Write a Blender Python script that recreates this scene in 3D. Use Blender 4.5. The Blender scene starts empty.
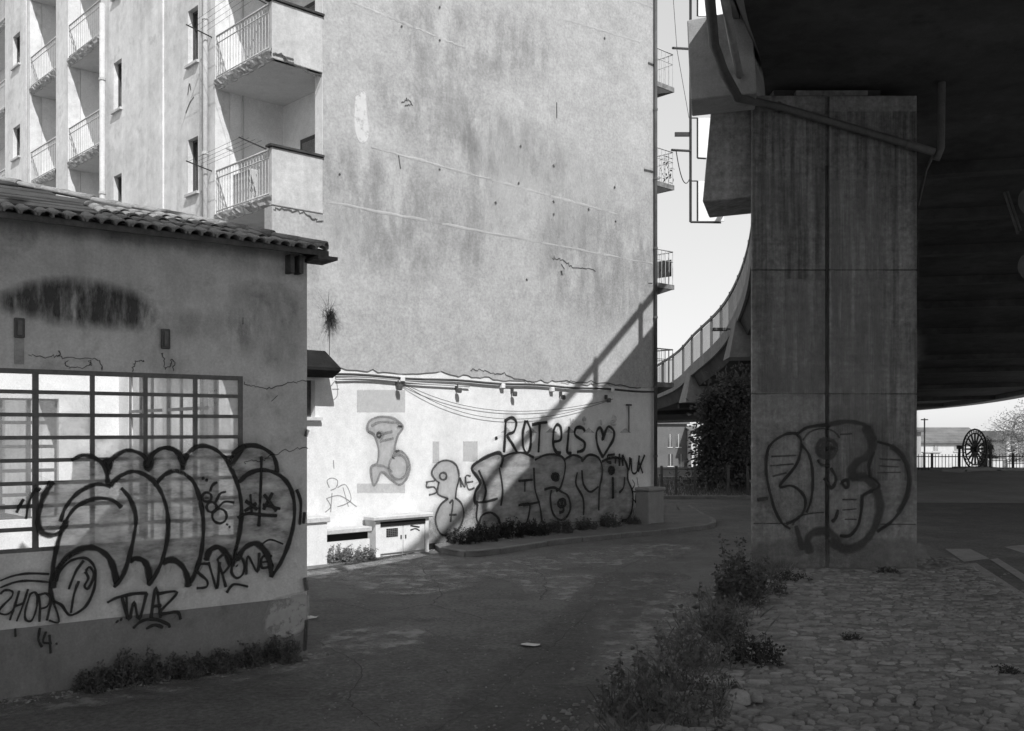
import bpy, bmesh, math, random
from mathutils import Vector, Matrix
from mathutils.geometry import tessellate_polygon
R = random.Random(7)
rad = math.radians
SC = bpy.context.scene
COL = SC.collection

# ------------------------------------------------------------------ camera, sky, sun, exposure
H, F, CX, HY = 2.75, 977.0, 512.0, 430.0       # eye height, focal length in pixels, principal column, horizon row
cam_d = bpy.data.cameras.new('camera'); cam = bpy.data.objects.new('camera', cam_d); COL.objects.link(cam)
cam.location = (0, 0, H); cam.rotation_euler = (rad(90), 0, 0)
cam_d.sensor_fit = 'HORIZONTAL'; cam_d.sensor_width = 36; cam_d.lens = 36 * F / 1024
cam_d.shift_y = (HY - 365.5) / 1024; cam_d.clip_start = 0.05; cam_d.clip_end = 3000
SC.camera = cam
SUN_EL = rad(47); SUN_H = Vector((.378, -.926)).normalized()
w = bpy.data.worlds.new('World'); SC.world = w; w.use_nodes = True
nt = w.node_tree; nt.nodes.clear()
sky = nt.nodes.new('ShaderNodeTexSky'); sky.sky_type = 'NISHITA'; sky.sun_disc = False
sky.sun_elevation = SUN_EL; sky.sun_rotation = math.atan2(SUN_H.x, SUN_H.y)
sky.air_density = 1.0; sky.dust_density = 0.8; sky.ozone_density = 1.0
bw = nt.nodes.new('ShaderNodeRGBToBW'); bg = nt.nodes.new('ShaderNodeBackground'); wo = nt.nodes.new('ShaderNodeOutputWorld')
bg.inputs[1].default_value = 0.11
nt.links.new(sky.outputs[0], bw.inputs[0]); 
pw = nt.nodes.new('ShaderNodeMath'); pw.operation = 'POWER'; pw.inputs[1].default_value = .3      # power curve flattens the sky, brighter overhead and dimmer low
ml = nt.nodes.new('ShaderNodeMath'); ml.operation = 'MULTIPLY'; ml.inputs[1].default_value = 2.0
nt.links.new(bw.outputs[0], pw.inputs[0]); nt.links.new(pw.outputs[0], ml.inputs[0]); nt.links.new(ml.outputs[0], bg.inputs[0]); nt.links.new(bg.outputs[0], wo.inputs[0])
sl = bpy.data.lights.new('sun', 'SUN'); sl.energy = 2.0; sl.angle = rad(.5); sl.color = (1, 1, 1)
sun = bpy.data.objects.new('sun', sl); COL.objects.link(sun); sun.location = (20, -40, 60)
to_sun = Vector((SUN_H.x * math.cos(SUN_EL), SUN_H.y * math.cos(SUN_EL), math.sin(SUN_EL)))
sun.rotation_euler = to_sun.to_track_quat('Z', 'Y').to_euler()
SC.view_settings.view_transform = 'Standard'; SC.view_settings.look = 'None'
SC.view_settings.gamma = 1; SC.view_settings.exposure = 1.3; SC.view_settings.use_curve_mapping = False
SC.cycles.use_denoising = True; SC.cycles.max_bounces = 7; SC.cycles.transparent_max_bounces = 16; SC.cycles.use_adaptive_sampling = True; SC.cycles.adaptive_threshold = .02

# ------------------------------------------------------------------ materials
MATS = {}
def nodes_of(name):
    m = bpy.data.materials.new(name); m.use_nodes = True; n = m.node_tree; n.nodes.clear()
    out = n.nodes.new('ShaderNodeOutputMaterial'); b = n.nodes.new('ShaderNodeBsdfPrincipled')
    n.links.new(b.outputs[0], out.inputs[0]); MATS[name] = m
    return m, n, b, out
def noise(n, vec, scale, detail=6, rough=.6, mapping=None):
    if mapping:
        mp = n.nodes.new('ShaderNodeMapping'); mp.inputs['Scale'].default_value = mapping
        n.links.new(vec, mp.inputs[0]); vec = mp.outputs[0]
    t = n.nodes.new('ShaderNodeTexNoise'); t.inputs['Scale'].default_value = scale
    t.inputs['Detail'].default_value = detail; t.inputs['Roughness'].default_value = rough
    n.links.new(vec, t.inputs['Vector']); return t.outputs[0]
def math_(n, op, a, b=None, clamp=False):
    t = n.nodes.new('ShaderNodeMath'); t.operation = op; t.use_clamp = clamp
    for i, x in enumerate((a, b)):
        if x is None: continue
        if isinstance(x, (int, float)): t.inputs[i].default_value = x
        else: n.links.new(x, t.inputs[i])
    return t.outputs[0]
def remap(n, x, a, b, c=0, d=1):
    t = n.nodes.new('ShaderNodeMapRange'); n.links.new(x, t.inputs[0])
    for i, v in enumerate((a, b, c, d)): t.inputs[i + 1].default_value = v
    return t.outputs[0]
def grey(n, x):
    t = n.nodes.new('ShaderNodeCombineColor')
    for i in range(3): n.links.new(x, t.inputs[i])
    return t.outputs[0]
def M(name, lo, hi, scale=.6, streak=0., spots=0., spot_v=None, bump=.25, bscale=30, rough=.9, spec=.2, fine=.35, patch=None, lines=None, sharp=(.36, .64), grain=.14, gs=38.):
    """weathered grey surface: broad mottling, finer mottling, rain streaks, dark spots, pale patches, fine relief"""
    m, n, b, out = nodes_of(name)
    tc = n.nodes.new('ShaderNodeTexCoord').outputs['Object']
    a = noise(n, tc, scale, 6, .62); f = noise(n, tc, scale * 7, 4, .65)
    x = math_(n, 'ADD', math_(n, 'MULTIPLY', a, 1 - fine - streak), math_(n, 'MULTIPLY', f, fine))
    if streak: x = math_(n, 'ADD', x, math_(n, 'MULTIPLY', noise(n, tc, 1.4, 5, .7, (1.6, 1.6, .09)), streak))
    v = remap(n, x, sharp[0], sharp[1], lo, hi)
    if spots:
        s = remap(n, noise(n, tc, scale * 2.3 + .7, 6, .7), .56, .72)
        s = math_(n, 'MULTIPLY', s, spots)
        v = math_(n, 'ADD', math_(n, 'MULTIPLY', v, math_(n, 'SUBTRACT', 1, s)), math_(n, 'MULTIPLY', s, spot_v if spot_v is not None else lo * .55))
    if patch:
        s = math_(n, 'MULTIPLY', remap(n, noise(n, tc, patch[1], 6, .68), .54, .6), patch[2])
        v = math_(n, 'ADD', math_(n, 'MULTIPLY', v, math_(n, 'SUBTRACT', 1, s)), math_(n, 'MULTIPLY', s, patch[0]))
    if lines:     # board marks left by the formwork: (scale vector, strength)
        s = noise(n, tc, 1.0, 2, .5, lines[0]); v = math_(n, 'MULTIPLY', v, remap(n, s, .3, .7, 1 - lines[1], 1 + lines[1]))
    if grain: v = math_(n, 'MULTIPLY', v, remap(n, noise(n, tc, gs, 4, .75), .3, .7, 1 - grain, 1 + grain))
    n.links.new(grey(n, v), b.inputs['Base Color'])
    b.inputs['Roughness'].default_value = rough; b.inputs['Specular IOR Level'].default_value = spec
    if bump:
        bn = n.nodes.new('ShaderNodeBump'); bn.inputs['Strength'].default_value = bump; bn.inputs['Distance'].default_value = .02
        hgt = noise(n, tc, bscale * .3, 6, .75)
        n.links.new(hgt, bn.inputs['Height']); n.links.new(bn.outputs[0], b.inputs['Normal'])
    return m
def leaf_mat(name, lo, hi):
    m, n, b, out = nodes_of(name)
    oi = n.nodes.new('ShaderNodeTexCoord').outputs['Object']
    v = remap(n, noise(n, oi, 9, 3, .6), .3, .7, lo, hi)
    c = grey(n, v); n.links.new(c, b.inputs['Base Color']); b.inputs['Roughness'].default_value = .6; b.inputs['Specular IOR Level'].default_value = .3
    tr = n.nodes.new('ShaderNodeBsdfTranslucent'); n.links.new(c, tr.inputs[0])
    mx = n.nodes.new('ShaderNodeMixShader'); mx.inputs[0].default_value = .3
    n.links.new(b.outputs[0], mx.inputs[1]); n.links.new(tr.outputs[0], mx.inputs[2]); n.links.new(mx.outputs[0], out.inputs[0])
    return m
def paint(name, lo, hi, opacity, swirl=False, scale=6., breakup=.25, bs=22., br=(.25, .75), bmap=None):
    """spray paint: coverage comes from the stroke's own vertex attribute 'cover', broken up by the wall"""
    m, n, b, out = nodes_of(name)
    tc = n.nodes.new('ShaderNodeTexCoord').outputs['Object']
    nz = noise(n, tc, scale, 6, .65, (1, 1, 2.6) if swirl else None)
    n.links.new(grey(n, remap(n, nz, .3, .7, lo, hi)), b.inputs['Base Color']); b.inputs['Roughness'].default_value = .7
    at = n.nodes.new('ShaderNodeAttribute'); at.attribute_name = 'cover'
    al = math_(n, 'MULTIPLY', at.outputs['Fac'], remap(n, noise(n, tc, bs, 7, .7, bmap), br[0], br[1], opacity * (1 - breakup), opacity))
    tr = n.nodes.new('ShaderNodeBsdfTransparent'); mx = n.nodes.new('ShaderNodeMixShader')
    n.links.new(math_(n, 'MINIMUM', al, 1), mx.inputs[0]); n.links.new(tr.outputs[0], mx.inputs[1]); n.links.new(b.outputs[0], mx.inputs[2]); n.links.new(mx.outputs[0], out.inputs[0])
    return m
def glass(name, dirt_or_shade, lo, hi, gloss=.08):
    m, n, b, out = nodes_of(name)
    tc = n.nodes.new('ShaderNodeTexCoord').outputs['Object']
    n.links.new(grey(n, remap(n, noise(n, tc, 5, 7, .7), .3, .7, lo, hi)), b.inputs['Base Color']); b.inputs['Roughness'].default_value = .5
    tl = n.nodes.new('ShaderNodeBsdfTranslucent'); tl.inputs[0].default_value = (.8, .8, .8, 1)
    dm = n.nodes.new('ShaderNodeMixShader'); dm.inputs[0].default_value = .5
    n.links.new(b.outputs[0], dm.inputs[1]); n.links.new(tl.outputs[0], dm.inputs[2])
    tr = n.nodes.new('ShaderNodeBsdfTransparent'); tr.inputs[0].default_value = (.93, .93, .93, 1)
    gl = n.nodes.new('ShaderNodeBsdfGlossy'); gl.inputs['Roughness'].default_value = .05
    m1 = n.nodes.new('ShaderNodeMixShader'); m1.inputs[0].default_value = gloss
    n.links.new(tr.outputs[0], m1.inputs[1]); n.links.new(gl.outputs[0], m1.inputs[2])
    m2 = n.nodes.new('ShaderNodeMixShader'); n.links.new(remap(n, noise(n, tc, 2.2, 8, .7), .35, .65, dirt_or_shade * .4, dirt_or_shade), m2.inputs[0])
    n.links.new(m1.outputs[0], m2.inputs[1]); n.links.new(dm.outputs[0], m2.inputs[2]); n.links.new(m2.outputs[0], out.inputs[0])
    return m
M('blind_plaster', .32, .43, .5, streak=.14, spots=.35, spot_v=.27, patch=(.46, .8, .45), bump=.5, bscale=20, fine=.5, grain=.2, gs=16)
M('white_plaster', .57, .78, .8, streak=.15, spots=.25, spot_v=.5, bump=.25, bscale=18)
M('facade_plaster', .46, .80, .7, streak=.3, spots=.6, spot_v=.36, bump=.3, bscale=20, fine=.3, grain=.1)
M('parapet_plaster', .34, .56, 1.1, streak=.2, spots=.4, spot_v=.28, bump=.3, bscale=16)
M('loggia_plaster', .62, .82, .8, spots=.15, spot_v=.45, bump=.15)
M('soffit_plaster', .5, .62, .8, spots=.25, spot_v=.3, bump=.15)
M('crumbled_concrete', .2, .5, 2.5, spots=.7, spot_v=.1, bump=.9, bscale=12, fine=.5)
M('ridge_plaster', .32, .43, 1.5, bump=.3)
M('patch_plaster', .6, .74, 2, bump=.3)
M('shed_plaster', .42, .68, .5, streak=.34, spots=.6, spot_v=.2, bump=.35, bscale=16)
M('shed_skirt', .17, .25, .8, spots=.5, spot_v=.085, bump=.45, bscale=14)
M('bare_render', .25, .42, 3, bump=.6, bscale=12)
M('inner_white', .75, .88, .7, spots=.25, spot_v=.5, bump=.1)
M('inner_floor', .4, .55, .7, spots=.3, bump=.2)
M('steel_frame', .09, .16, 3, spots=.4, spot_v=.05, bump=.2, rough=.6, spec=.4)
M('iron_pale', .38, .55, 6, spots=.4, spot_v=.2, bump=.2, rough=.5)
M('iron_dark', .03, .06, 6, bump=.1, rough=.5)
M('rust', .07, .16, 6, spots=.5, bump=.5, bscale=40)
M('window_wood', .05, .1, 5, bump=.2)
M('pipe_white', .4, .55, 1.5, spots=.3, spot_v=.4, bump=.1, rough=.6)
M('pipe_grey', .07, .12, 1.5, spots=.3, bump=.1, rough=.6)
M('tile', .13, .34, 4, spots=.7, spot_v=.5, bump=.5, bscale=30, fine=.5)
M('tile_dark', .03, .075, 4, spots=.4, bump=.5, bscale=30)
M('board_dark', .035, .075, 2, spots=.3, bump=.4)
M('canopy_black', .012, .025, 3, bump=.4, spec=.05)
M('timber', .06, .14, 3, spots=.3, bump=.4)
M('concrete', .105, .30, .9, streak=.42, spots=.6, spot_v=.08, bump=.35, bscale=16, lines=((.1, .1, 9), .09), grain=.25, gs=14)
M('concrete_pale', .22, .34, .5, streak=.35, spots=.4, spot_v=.12, bump=.3, bscale=14)
M('concrete_edge', .14, .26, .7, streak=.4, spots=.5, spot_v=.08, bump=.3)
M('concrete_dark', .03, .07, .35, spots=.5, spot_v=.015, patch=(.1, .5, .3), bump=.4)  # near-black tone shared by deck, cross beams and bearings
M('concrete_groove', .05, .09, 1, bump=.2)
M('kerb_stone', .13, .22, 2, spots=.4, spot_v=.1, bump=.4)
M('pavement', .1, .16, 1.2, spots=.4, spot_v=.07, bump=.4)
M('asphalt', .088, .15, .45, spots=.45, spot_v=.05, patch=(.16, .5, .6), bump=1., bscale=60, rough=.85, fine=.45, grain=.45, gs=16)
M('dirt_or_shade', .10, .17, .8, spots=.4, spot_v=.07, patch=(.2, .9, .4), bump=.9, bscale=25)
M('joint_dirt', .11, .18, 1.2, spots=.4, spot_v=.05, bump=1., bscale=25, grain=.3)
M('earth', .22, .31, .5, spots=.4, bump=.9, bscale=12)
M('far_ground', .17, .27, .1, bump=.3)  # kept pale so unseen ground behind the camera bounces sunlight in
M('stone_a', .17, .27, 3, spots=.4, spot_v=.09, bump=.5, bscale=20)
M('stone_b', .13, .22, 3, spots=.4, spot_v=.07, bump=.5, bscale=20)
M('stone_c', .22, .33, 3, spots=.3, spot_v=.1, bump=.5, bscale=20)
M('road_paint', .22, .32, 3, spots=.8, spot_v=.09, bump=.3, bscale=50)
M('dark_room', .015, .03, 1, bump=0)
M('metal_door', .62, .76, 1.5, spots=.3, spot_v=.5, bump=.08, rough=.6)
M('cap_stone', .42, .6, 2, spots=.4, spot_v=.25, bump=.3)
M('cable', .05, .08, 2, bump=0)
M('lamp_body', .06, .1, 4, bump=0, rough=.5)
M('lamp_white', .6, .75, 4, bump=0)
M('house_white', .5, .62, .5, bump=.1)
M('house_roof', .1, .17, .8, lines=((.1, 5, 5), .2), bump=.3)
M('house_shade', .12, .17, .5, bump=.1)  # shaded copy of the house wall, shade put into the colour
M('house_grey', .3, .4, .5, bump=.1)
M('sign_white', .82, .9, .3, bump=0)
M('bark', .05, .1, 4, bump=.6)
M('bark_pale', .16, .26, 4, bump=.4)
M('paper', .5, .7, 8, bump=.1)
M('near_black', .012, .02, 2, bump=0)
leaf_mat('leaf', .05, .15); leaf_mat('leaf_dark', .025, .06); leaf_mat('leaf_pale', .16, .3); leaf_mat('grass', .08, .17); leaf_mat('leaf_sun', .14, .24)  # leaf_sun is a leaf copy with sunlight put into its colour
paint('spray_black', .005, .012, 1.0, breakup=.08); paint('spray_soft', .02, .045, .85, breakup=.4); paint('spray_grey', .16, .26, .75, breakup=.4)
paint('fill_shed', .12, .75, .86, swirl=True, scale=3.6, breakup=.3, bs=3); paint('fill_wall', .14, .46, .85, swirl=True, scale=2.0, breakup=.35, bs=4)
paint('fill_pale', .34, .5, .6); paint('stain', .03, .07, 1., scale=12, breakup=1, bs=5, br=(.3, .62), bmap=(1.8, 1.8, .45)); paint('stain_soft', .14, .22, .34, breakup=1, bs=1.6, br=(.38, .66), bmap=(1.5, 1.5, .5))
paint('wash_white', .6, .7, .8, breakup=.9, bs=7, br=(.3, .5)); paint('wash_grey', .42, .56, .75, breakup=.6, bs=6); paint('wash_pale', .5, .6, .45, breakup=1, bs=2.2, br=(.4, .66), bmap=(1.5, 1.5, .5)); paint('chip_pale', .3, .46, .9, breakup=1, bs=7, br=(.34, .5)); paint('crack', .03, .07, .9, breakup=.3); paint('wash_dirt', .1, .2, .8, breakup=.8, bs=5)
glass('pane_clear', .25, .5, .7); glass('pane_dirty', .6, .5, .75); glass('pane_frosted', .9, .6, .8); glass('pane_dark', .15, .1, .2, .25)

# ------------------------------------------------------------------ mesh helpers
class MB:
    def __init__(s): s.v = []; s.f = []; s.c = []
    def add(s, vs, fs, cov=None):
        k = len(s.v); s.v += [tuple(p) for p in vs]; s.f += [tuple(i + k for i in q) for q in fs]
        if cov is not None: s.c += list(cov)
        return s
    def obox(s, o, a, b, c):
        o, a, b, c = Vector(o), Vector(a), Vector(b), Vector(c)
        vs = [o, o + a, o + a + b, o + b, o + c, o + a + c, o + a + b + c, o + b + c]
        fs = [(0, 3, 2, 1), (4, 5, 6, 7), (0, 1, 5, 4), (1, 2, 6, 5), (2, 3, 7, 6), (3, 0, 4, 7)]
        if a.cross(b).dot(c) < 0: fs = [tuple(reversed(q)) for q in fs]
        return s.add(vs, fs)
    def box(s, x0, x1, y0, y1, z0, z1): return s.obox((x0, y0, z0), (x1 - x0, 0, 0), (0, y1 - y0, 0), (0, 0, z1 - z0))
    def tube(s, pts, r, n=8, caps=True):
        pts = [Vector(p) for p in pts]; rs = r if isinstance(r, (list, tuple)) else [r] * len(pts)
        vs = []; fs = []; ref = None
        for i, p in enumerate(pts):
            t = (pts[min(i + 1, len(pts) - 1)] - pts[max(i - 1, 0)]).normalized()
            if ref is None or abs(ref.dot(t)) > .95: ref = Vector((0, 0, 1)) if abs(t.z) < .9 else Vector((1, 0, 0))
            a = t.cross(ref).normalized(); b = t.cross(a); ref = -b if False else ref
            for k in range(n):
                q = 2 * math.pi * k / n; vs.append(p + (a * math.cos(q) + b * math.sin(q)) * rs[i])
        for i in range(len(pts) - 1):
            for k in range(n):
                k2 = (k + 1) % n; fs.append((i * n + k, i * n + k2, (i + 1) * n + k2, (i + 1) * n + k))
        if caps: fs.append(tuple(range(n - 1, -1, -1))); fs.append(tuple((len(pts) - 1) * n + k for k in range(n)))
        return s.add(vs, fs)
    def prism(s, poly, d):                         # planar polygon swept along d
        poly = [Vector(p) for p in poly]; d = Vector(d); n = len(poly)
        vs = poly + [p + d for p in poly]
        fs = [tuple(range(n)), tuple(range(2 * n - 1, n - 1, -1))] + [(i, n + i, n + (i + 1) % n, (i + 1) % n) for i in range(n)]
        return s.add(vs, fs)
BASE = {}
def link(o): COL.objects.link(o); return o
def thing(name, label, cat, loc, group=None, kind=None):
    o = bpy.data.objects.new(name, None); o.location = loc; o.empty_display_size = .3; link(o); BASE[o.name] = Vector(loc)
    tag(o, label, cat, group, kind); return o
def tag(o, label=None, cat=None, group=None, kind=None):
    if label: o['label'] = label
    if cat: o['category'] = cat
    if group: o['group'] = group
    if kind: o['kind'] = kind
    return o
def mesh_of(name, mb, mat, base=(0, 0, 0), smooth=False):
    base = Vector(base); me = bpy.data.meshes.new(name)
    me.from_pydata([tuple(Vector(p) - base) for p in mb.v], [], mb.f)
    if mb.c:
        at = me.attributes.new('cover', 'FLOAT', 'POINT'); at.data.foreach_set('value', mb.c)
    for mt in (mat if isinstance(mat, (list, tuple)) else [mat]): me.materials.append(MATS[mt])
    if smooth: me.polygons.foreach_set('use_smooth', [True] * len(me.polygons))
    me.update(); return me
def build(name, mb, mat, parent=None, smooth=False, base=None, fixn=False, bevel=0, label=None):
    b = BASE[parent.name] if parent else Vector(base or (0, 0, 0))
    me = mesh_of(name, mb, mat, b, smooth)
    if fixn or bevel:
        bm = bmesh.new(); bm.from_mesh(me); bmesh.ops.recalc_face_normals(bm, faces=bm.faces)
        if bevel: bmesh.ops.bevel(bm, geom=bm.edges[:], offset=bevel, segments=1, affect='EDGES', clamp_overlap=True)
        bm.to_mesh(me); bm.free()
    o = bpy.data.objects.new(name, me); link(o)
    if parent: o.parent = parent; BASE[o.name] = b
    else: o.location = b; BASE[o.name] = b
    if label: o['label'] = label
    return o
def inst(name, me, parent, loc, rot=None, scale=None):
    o = bpy.data.objects.new(name, me); link(o)
    o.location = Vector(loc) - (BASE[parent.name] if parent else Vector((0, 0, 0)))
    if parent: o.parent = parent
    if rot is not None: o.rotation_euler = rot
    if scale is not None: o.scale = scale if isinstance(scale, (tuple, list)) else (scale,) * 3
    BASE[o.name] = BASE[parent.name] if parent else Vector(loc)
    return o
def g(px, py, z=0.):                               # where the sight line through a pixel meets the level z
    d = F * (H - z) / (py - HY); return Vector(((px - CX) / F * d, d, z))
def at(px, py, d): return Vector(((px - CX) / F * d, d, H - (py - HY) / F * d))
class Plane:
    def __init__(s, o, a, n): s.o = Vector((o[0], o[1], 0)); s.a = Vector((a[0], a[1], 0)).normalized(); s.n = Vector((n[0], n[1], 0)).normalized()
    def loc(s, px, py=430):
        d = Vector(((px - CX) / F, 1, -(py - HY) / F)); c = Vector((0, 0, H))
        t = (s.o - c).dot(s.n) / d.dot(s.n); p = c + d * t
        return (p - s.o).dot(s.a), p.z, t / F
    def pt(s, a, z, out=0.): return s.o + s.a * a + s.n * out + Vector((0, 0, z))
def smooth_line(pts, sub=5):
    if len(pts) < 3: return [tuple(p) for p in pts]
    P = [pts[0]] + list(pts) + [pts[-1]]; out = []
    for i in range(1, len(P) - 2):
        p0, p1, p2, p3 = P[i - 1:i + 3]
        for k in range(sub):
            t = k / sub
            out.append(tuple(.5 * (2 * p1[j] + (p2[j] - p0[j]) * t + (2 * p0[j] - 5 * p1[j] + 4 * p2[j] - p3[j]) * t * t + (3 * p1[j] - p0[j] - 3 * p2[j] + p3[j]) * t ** 3) for j in range(len(p1))))
    out.append(tuple(pts[-1])); return out
LAYER = [0]
JR = random.Random(99)
def strokes(mb, plane, lines, wpx, org=(0, 0, 1), out=.004, soft=.45, sub=5, jit=0):
    """spray strokes as ribbons lying on a wall, feathered towards their edges"""
    ox, oy, sc = org
    for ln in lines:
        LAYER[0] += 1; off = out + (LAYER[0] % 40) * .00012
        P = [plane.loc(ox + x / sc, oy + y / sc) for x, y in ln]
        L = smooth_line([(p[0], p[1], p[2]) for p in P], sub)
        if jit: L = [(p[0] + JR.gauss(0, jit) * p[2], p[1] + JR.gauss(0, jit) * p[2], p[2]) for p in L]
        if len(L) < 2: continue
        d0 = Vector((L[0][0] - L[1][0], L[0][1] - L[1][1])); d1 = Vector((L[-1][0] - L[-2][0], L[-1][1] - L[-2][1]))
        wm = wpx * L[0][2] * .5
        if d0.length: d0.normalize()
        if d1.length: d1.normalize()
        L = [(L[0][0] + d0.x * wm * .6, L[0][1] + d0.y * wm * .6, L[0][2])] + L + [(L[-1][0] + d1.x * wm * .6, L[-1][1] + d1.y * wm * .6, L[-1][2])]
        n = len(L)
        for (mul, cm, sf, lo_) in (((3.0, .16, .9, -.0006), (1, 1, soft, 0)) if wpx >= 1.7 and not jit else ((1, 1, soft, 0),)):
         vs = []; cs = []
         for i, p in enumerate(L):
            q0, q1 = L[max(i - 1, 0)], L[min(i + 1, n - 1)]
            t = Vector((q1[0] - q0[0], q1[1] - q0[1]))
            if t.length < 1e-9: t = Vector((1, 0))
            t.normalize(); nn = Vector((-t.y, t.x)); wv = mul * wpx * p[2] * .5 * (1 + .16 * math.sin(i * .37 + LAYER[0]) + .1 * math.sin(i * 1.3 + 2 * LAYER[0])); end = i in (0, n - 1)
            for k, (e, c) in enumerate(((-1 - sf, 0), (-1 + sf * .6, 1), (1 - sf * .6, 1), (1 + sf, 0))):
                e *= .35 if end else 1
                vs.append(plane.pt(p[0] + nn.x * wv * e, p[1] + nn.y * wv * e, off + lo_)); cs.append(0 if end else c * cm)
         fs = [(i * 4 + k, i * 4 + k + 1, i * 4 + k + 5, i * 4 + k + 4) for i in range(n - 1) for k in range(3)]
         mb.add(vs, fs, cs)
def stroke_parts(name, plane, lines, wpx, org, mat_, parent, out=.004, label=None):
    boxes = [(min(x for x, _ in l) - 3, max(x for x, _ in l) + 3, min(y for _, y in l) - 3, max(y for _, y in l) + 3) for l in lines]; grp = list(range(len(lines)))
    def find(i):
        while grp[i] != i: i = grp[i]
        return i
    for i in range(len(lines)):
        for j in range(i):
            a, b = boxes[i], boxes[j]
            if a[0] < b[1] and b[0] < a[1] and a[2] < b[3] and b[2] < a[3]: grp[find(i)] = find(j)
    for r in sorted({find(i) for i in range(len(lines))}):
        mb = MB(); strokes(mb, plane, [l for i, l in enumerate(lines) if find(i) == r], wpx, org, out, jit=.9 if 'crack' in name else 0, sub=9 if 'crack' in name else 5); build(name, mb, mat_, parent, label=label)
def fill(mb, plane, poly, org=(0, 0, 1), out=.003, feather=1.5, sub=3):
    ox, oy, sc = org
    P = [plane.loc(ox + x / sc, oy + y / sc) for x, y in poly]; P = smooth_line(P + [P[0]], sub)[:-1] if sub > 1 else P
    tri = tessellate_polygon([[Vector((p[0], p[1], 0)) for p in P]])
    ar = sum(P[i][0] * P[(i + 1) % len(P)][1] - P[(i + 1) % len(P)][0] * P[i][1] for i in range(len(P))); sg = 1 if ar > 0 else -1
    n = len(P); LAYER[0] += 1; off = out + (LAYER[0] % 10) * .0001
    rim = []
    for i, p in enumerate(P):
        t = Vector((P[(i + 1) % n][0] - P[i - 1][0], P[(i + 1) % n][1] - P[i - 1][1]))
        if t.length: t.normalize()
        fw = feather * p[2]; rim.append((p[0] + t.y * fw * sg, p[1] - t.x * fw * sg))
    mb.add([plane.pt(p[0], p[1], off) for p in P] + [plane.pt(q[0], q[1], off) for q in rim],
           [tuple(t) for t in tri] + [(i, (i + 1) % n, n + (i + 1) % n, n + i) for i in range(n)], [1] * n + [0] * n)
def circ(cx, cy, r, n=12, ry=None, a0=0): return [(cx + r * math.cos(a0 + 2 * math.pi * k / n), cy + (ry or r) * math.sin(a0 + 2 * math.pi * k / n)) for k in range(n + 1)]
def holed(mb, plane, a0, a1, z0, z1, holes, thick, out=0.):
    """a wall sheet with rectangular openings and their reveals"""
    A = sorted({a0, a1} | {x for h in holes for x in h[:2] if a0 < x < a1}); Z = sorted({z0, z1} | {x for h in holes for x in h[2:] if z0 < x < z1})
    for i in range(len(A) - 1):
        for j in range(len(Z) - 1):
            ca, cz = (A[i] + A[i + 1]) / 2, (Z[j] + Z[j + 1]) / 2
            if any(h[0] < ca < h[1] and h[2] < cz < h[3] for h in holes): continue
            mb.add([plane.pt(A[i], Z[j], out), plane.pt(A[i + 1], Z[j], out), plane.pt(A[i + 1], Z[j + 1], out), plane.pt(A[i], Z[j + 1], out)], [(0, 1, 2, 3)])
            mb.add([plane.pt(A[i], Z[j], out - thick), plane.pt(A[i + 1], Z[j], out - thick), plane.pt(A[i + 1], Z[j + 1], out - thick), plane.pt(A[i], Z[j + 1], out - thick)], [(3, 2, 1, 0)])
    for (x0, x1, y0, y1) in list(holes) + [(a0, a1, z0, z1)]:
        c = [(x0, y0), (x1, y0), (x1, y1), (x0, y1)]
        for k in range(4):
            p, q = c[k], c[(k + 1) % 4]
            mb.add([plane.pt(*p, out), plane.pt(*q, out), plane.pt(*q, out - thick), plane.pt(*p, out - thick)], [(0, 1, 2, 3)])
def pbox(mb, plane, a0, a1, z0, z1, o0, o1):
    return mb.obox(plane.pt(a0, z0, o0), plane.a * (a1 - a0), plane.n * (o1 - o0), (0, 0, z1 - z0))

# ------------------------------------------------------------------ ground, road, pavement
def terrain(x, y):
    t = min(max((y - 70) / 45, 0), 1); return -3 * t * t * (3 - 2 * t)
mb = MB(); xs = [-1500, -400, -150, -80, -50, -30, -15, 0, 15, 30, 50, 80, 150, 400, 1500]; ys = [-1500, -300, -60, -20, 0, 20, 40, 60, 70, 78, 86, 94, 102, 110, 118, 160, 300, 800, 2500]
for y in ys:
    for x in xs: mb.v.append((x, y, terrain(x, y) - .012))
nx = len(xs); mb.f = [(j * nx + i, j * nx + i + 1, (j + 1) * nx + i + 1, (j + 1) * nx + i) for j in range(len(ys) - 1) for i in range(nx - 1)]
tag(build('ground', mb, 'far_ground', smooth=True), kind='structure')
def sheet(name, poly, mat, z, kind='structure', parent=None, thick=0, jag=0, rr=R, sub=1):
    P = list(poly)
    if jag:
        Q = []
        for i, p in enumerate(P):
            q = P[(i + 1) % len(P)]; L = math.hypot(q[0] - p[0], q[1] - p[1]); n = max(1, min(40, int(L / sub)))
            for k in range(n): Q.append((p[0] + (q[0] - p[0]) * k / n + rr.uniform(-jag, jag) * (k > 0), p[1] + (q[1] - p[1]) * k / n + rr.uniform(-jag, jag) * (k > 0)))
        P = Q
    tri = tessellate_polygon([[Vector((p[0], p[1], 0)) for p in P]])
    mb = MB(); n = len(P); mb.add([(p[0], p[1], z) for p in P], [tuple(t) for t in tri])
    if thick:
        mb.add([(p[0], p[1], z) for p in P] + [(p[0], p[1], z - thick) for p in P], [(i, (i + 1) % n, n + (i + 1) % n, n + i) for i in range(n)])
    o = build(name, mb, mat, parent, fixn=True)
    if kind: o['kind'] = kind
    me = o.data
    if sum(p.normal.z * p.area for p in me.polygons) < 0: me.flip_normals()
    return o
road = sheet('road', [(-26, -14), (34, -14), (52, 72), (-26, 72)], 'asphalt', 0)  # ends early so the paler ground around it bounces sunlight
def G2(l): return [tuple(g(x, y)[:2]) for x, y in l]
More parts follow.
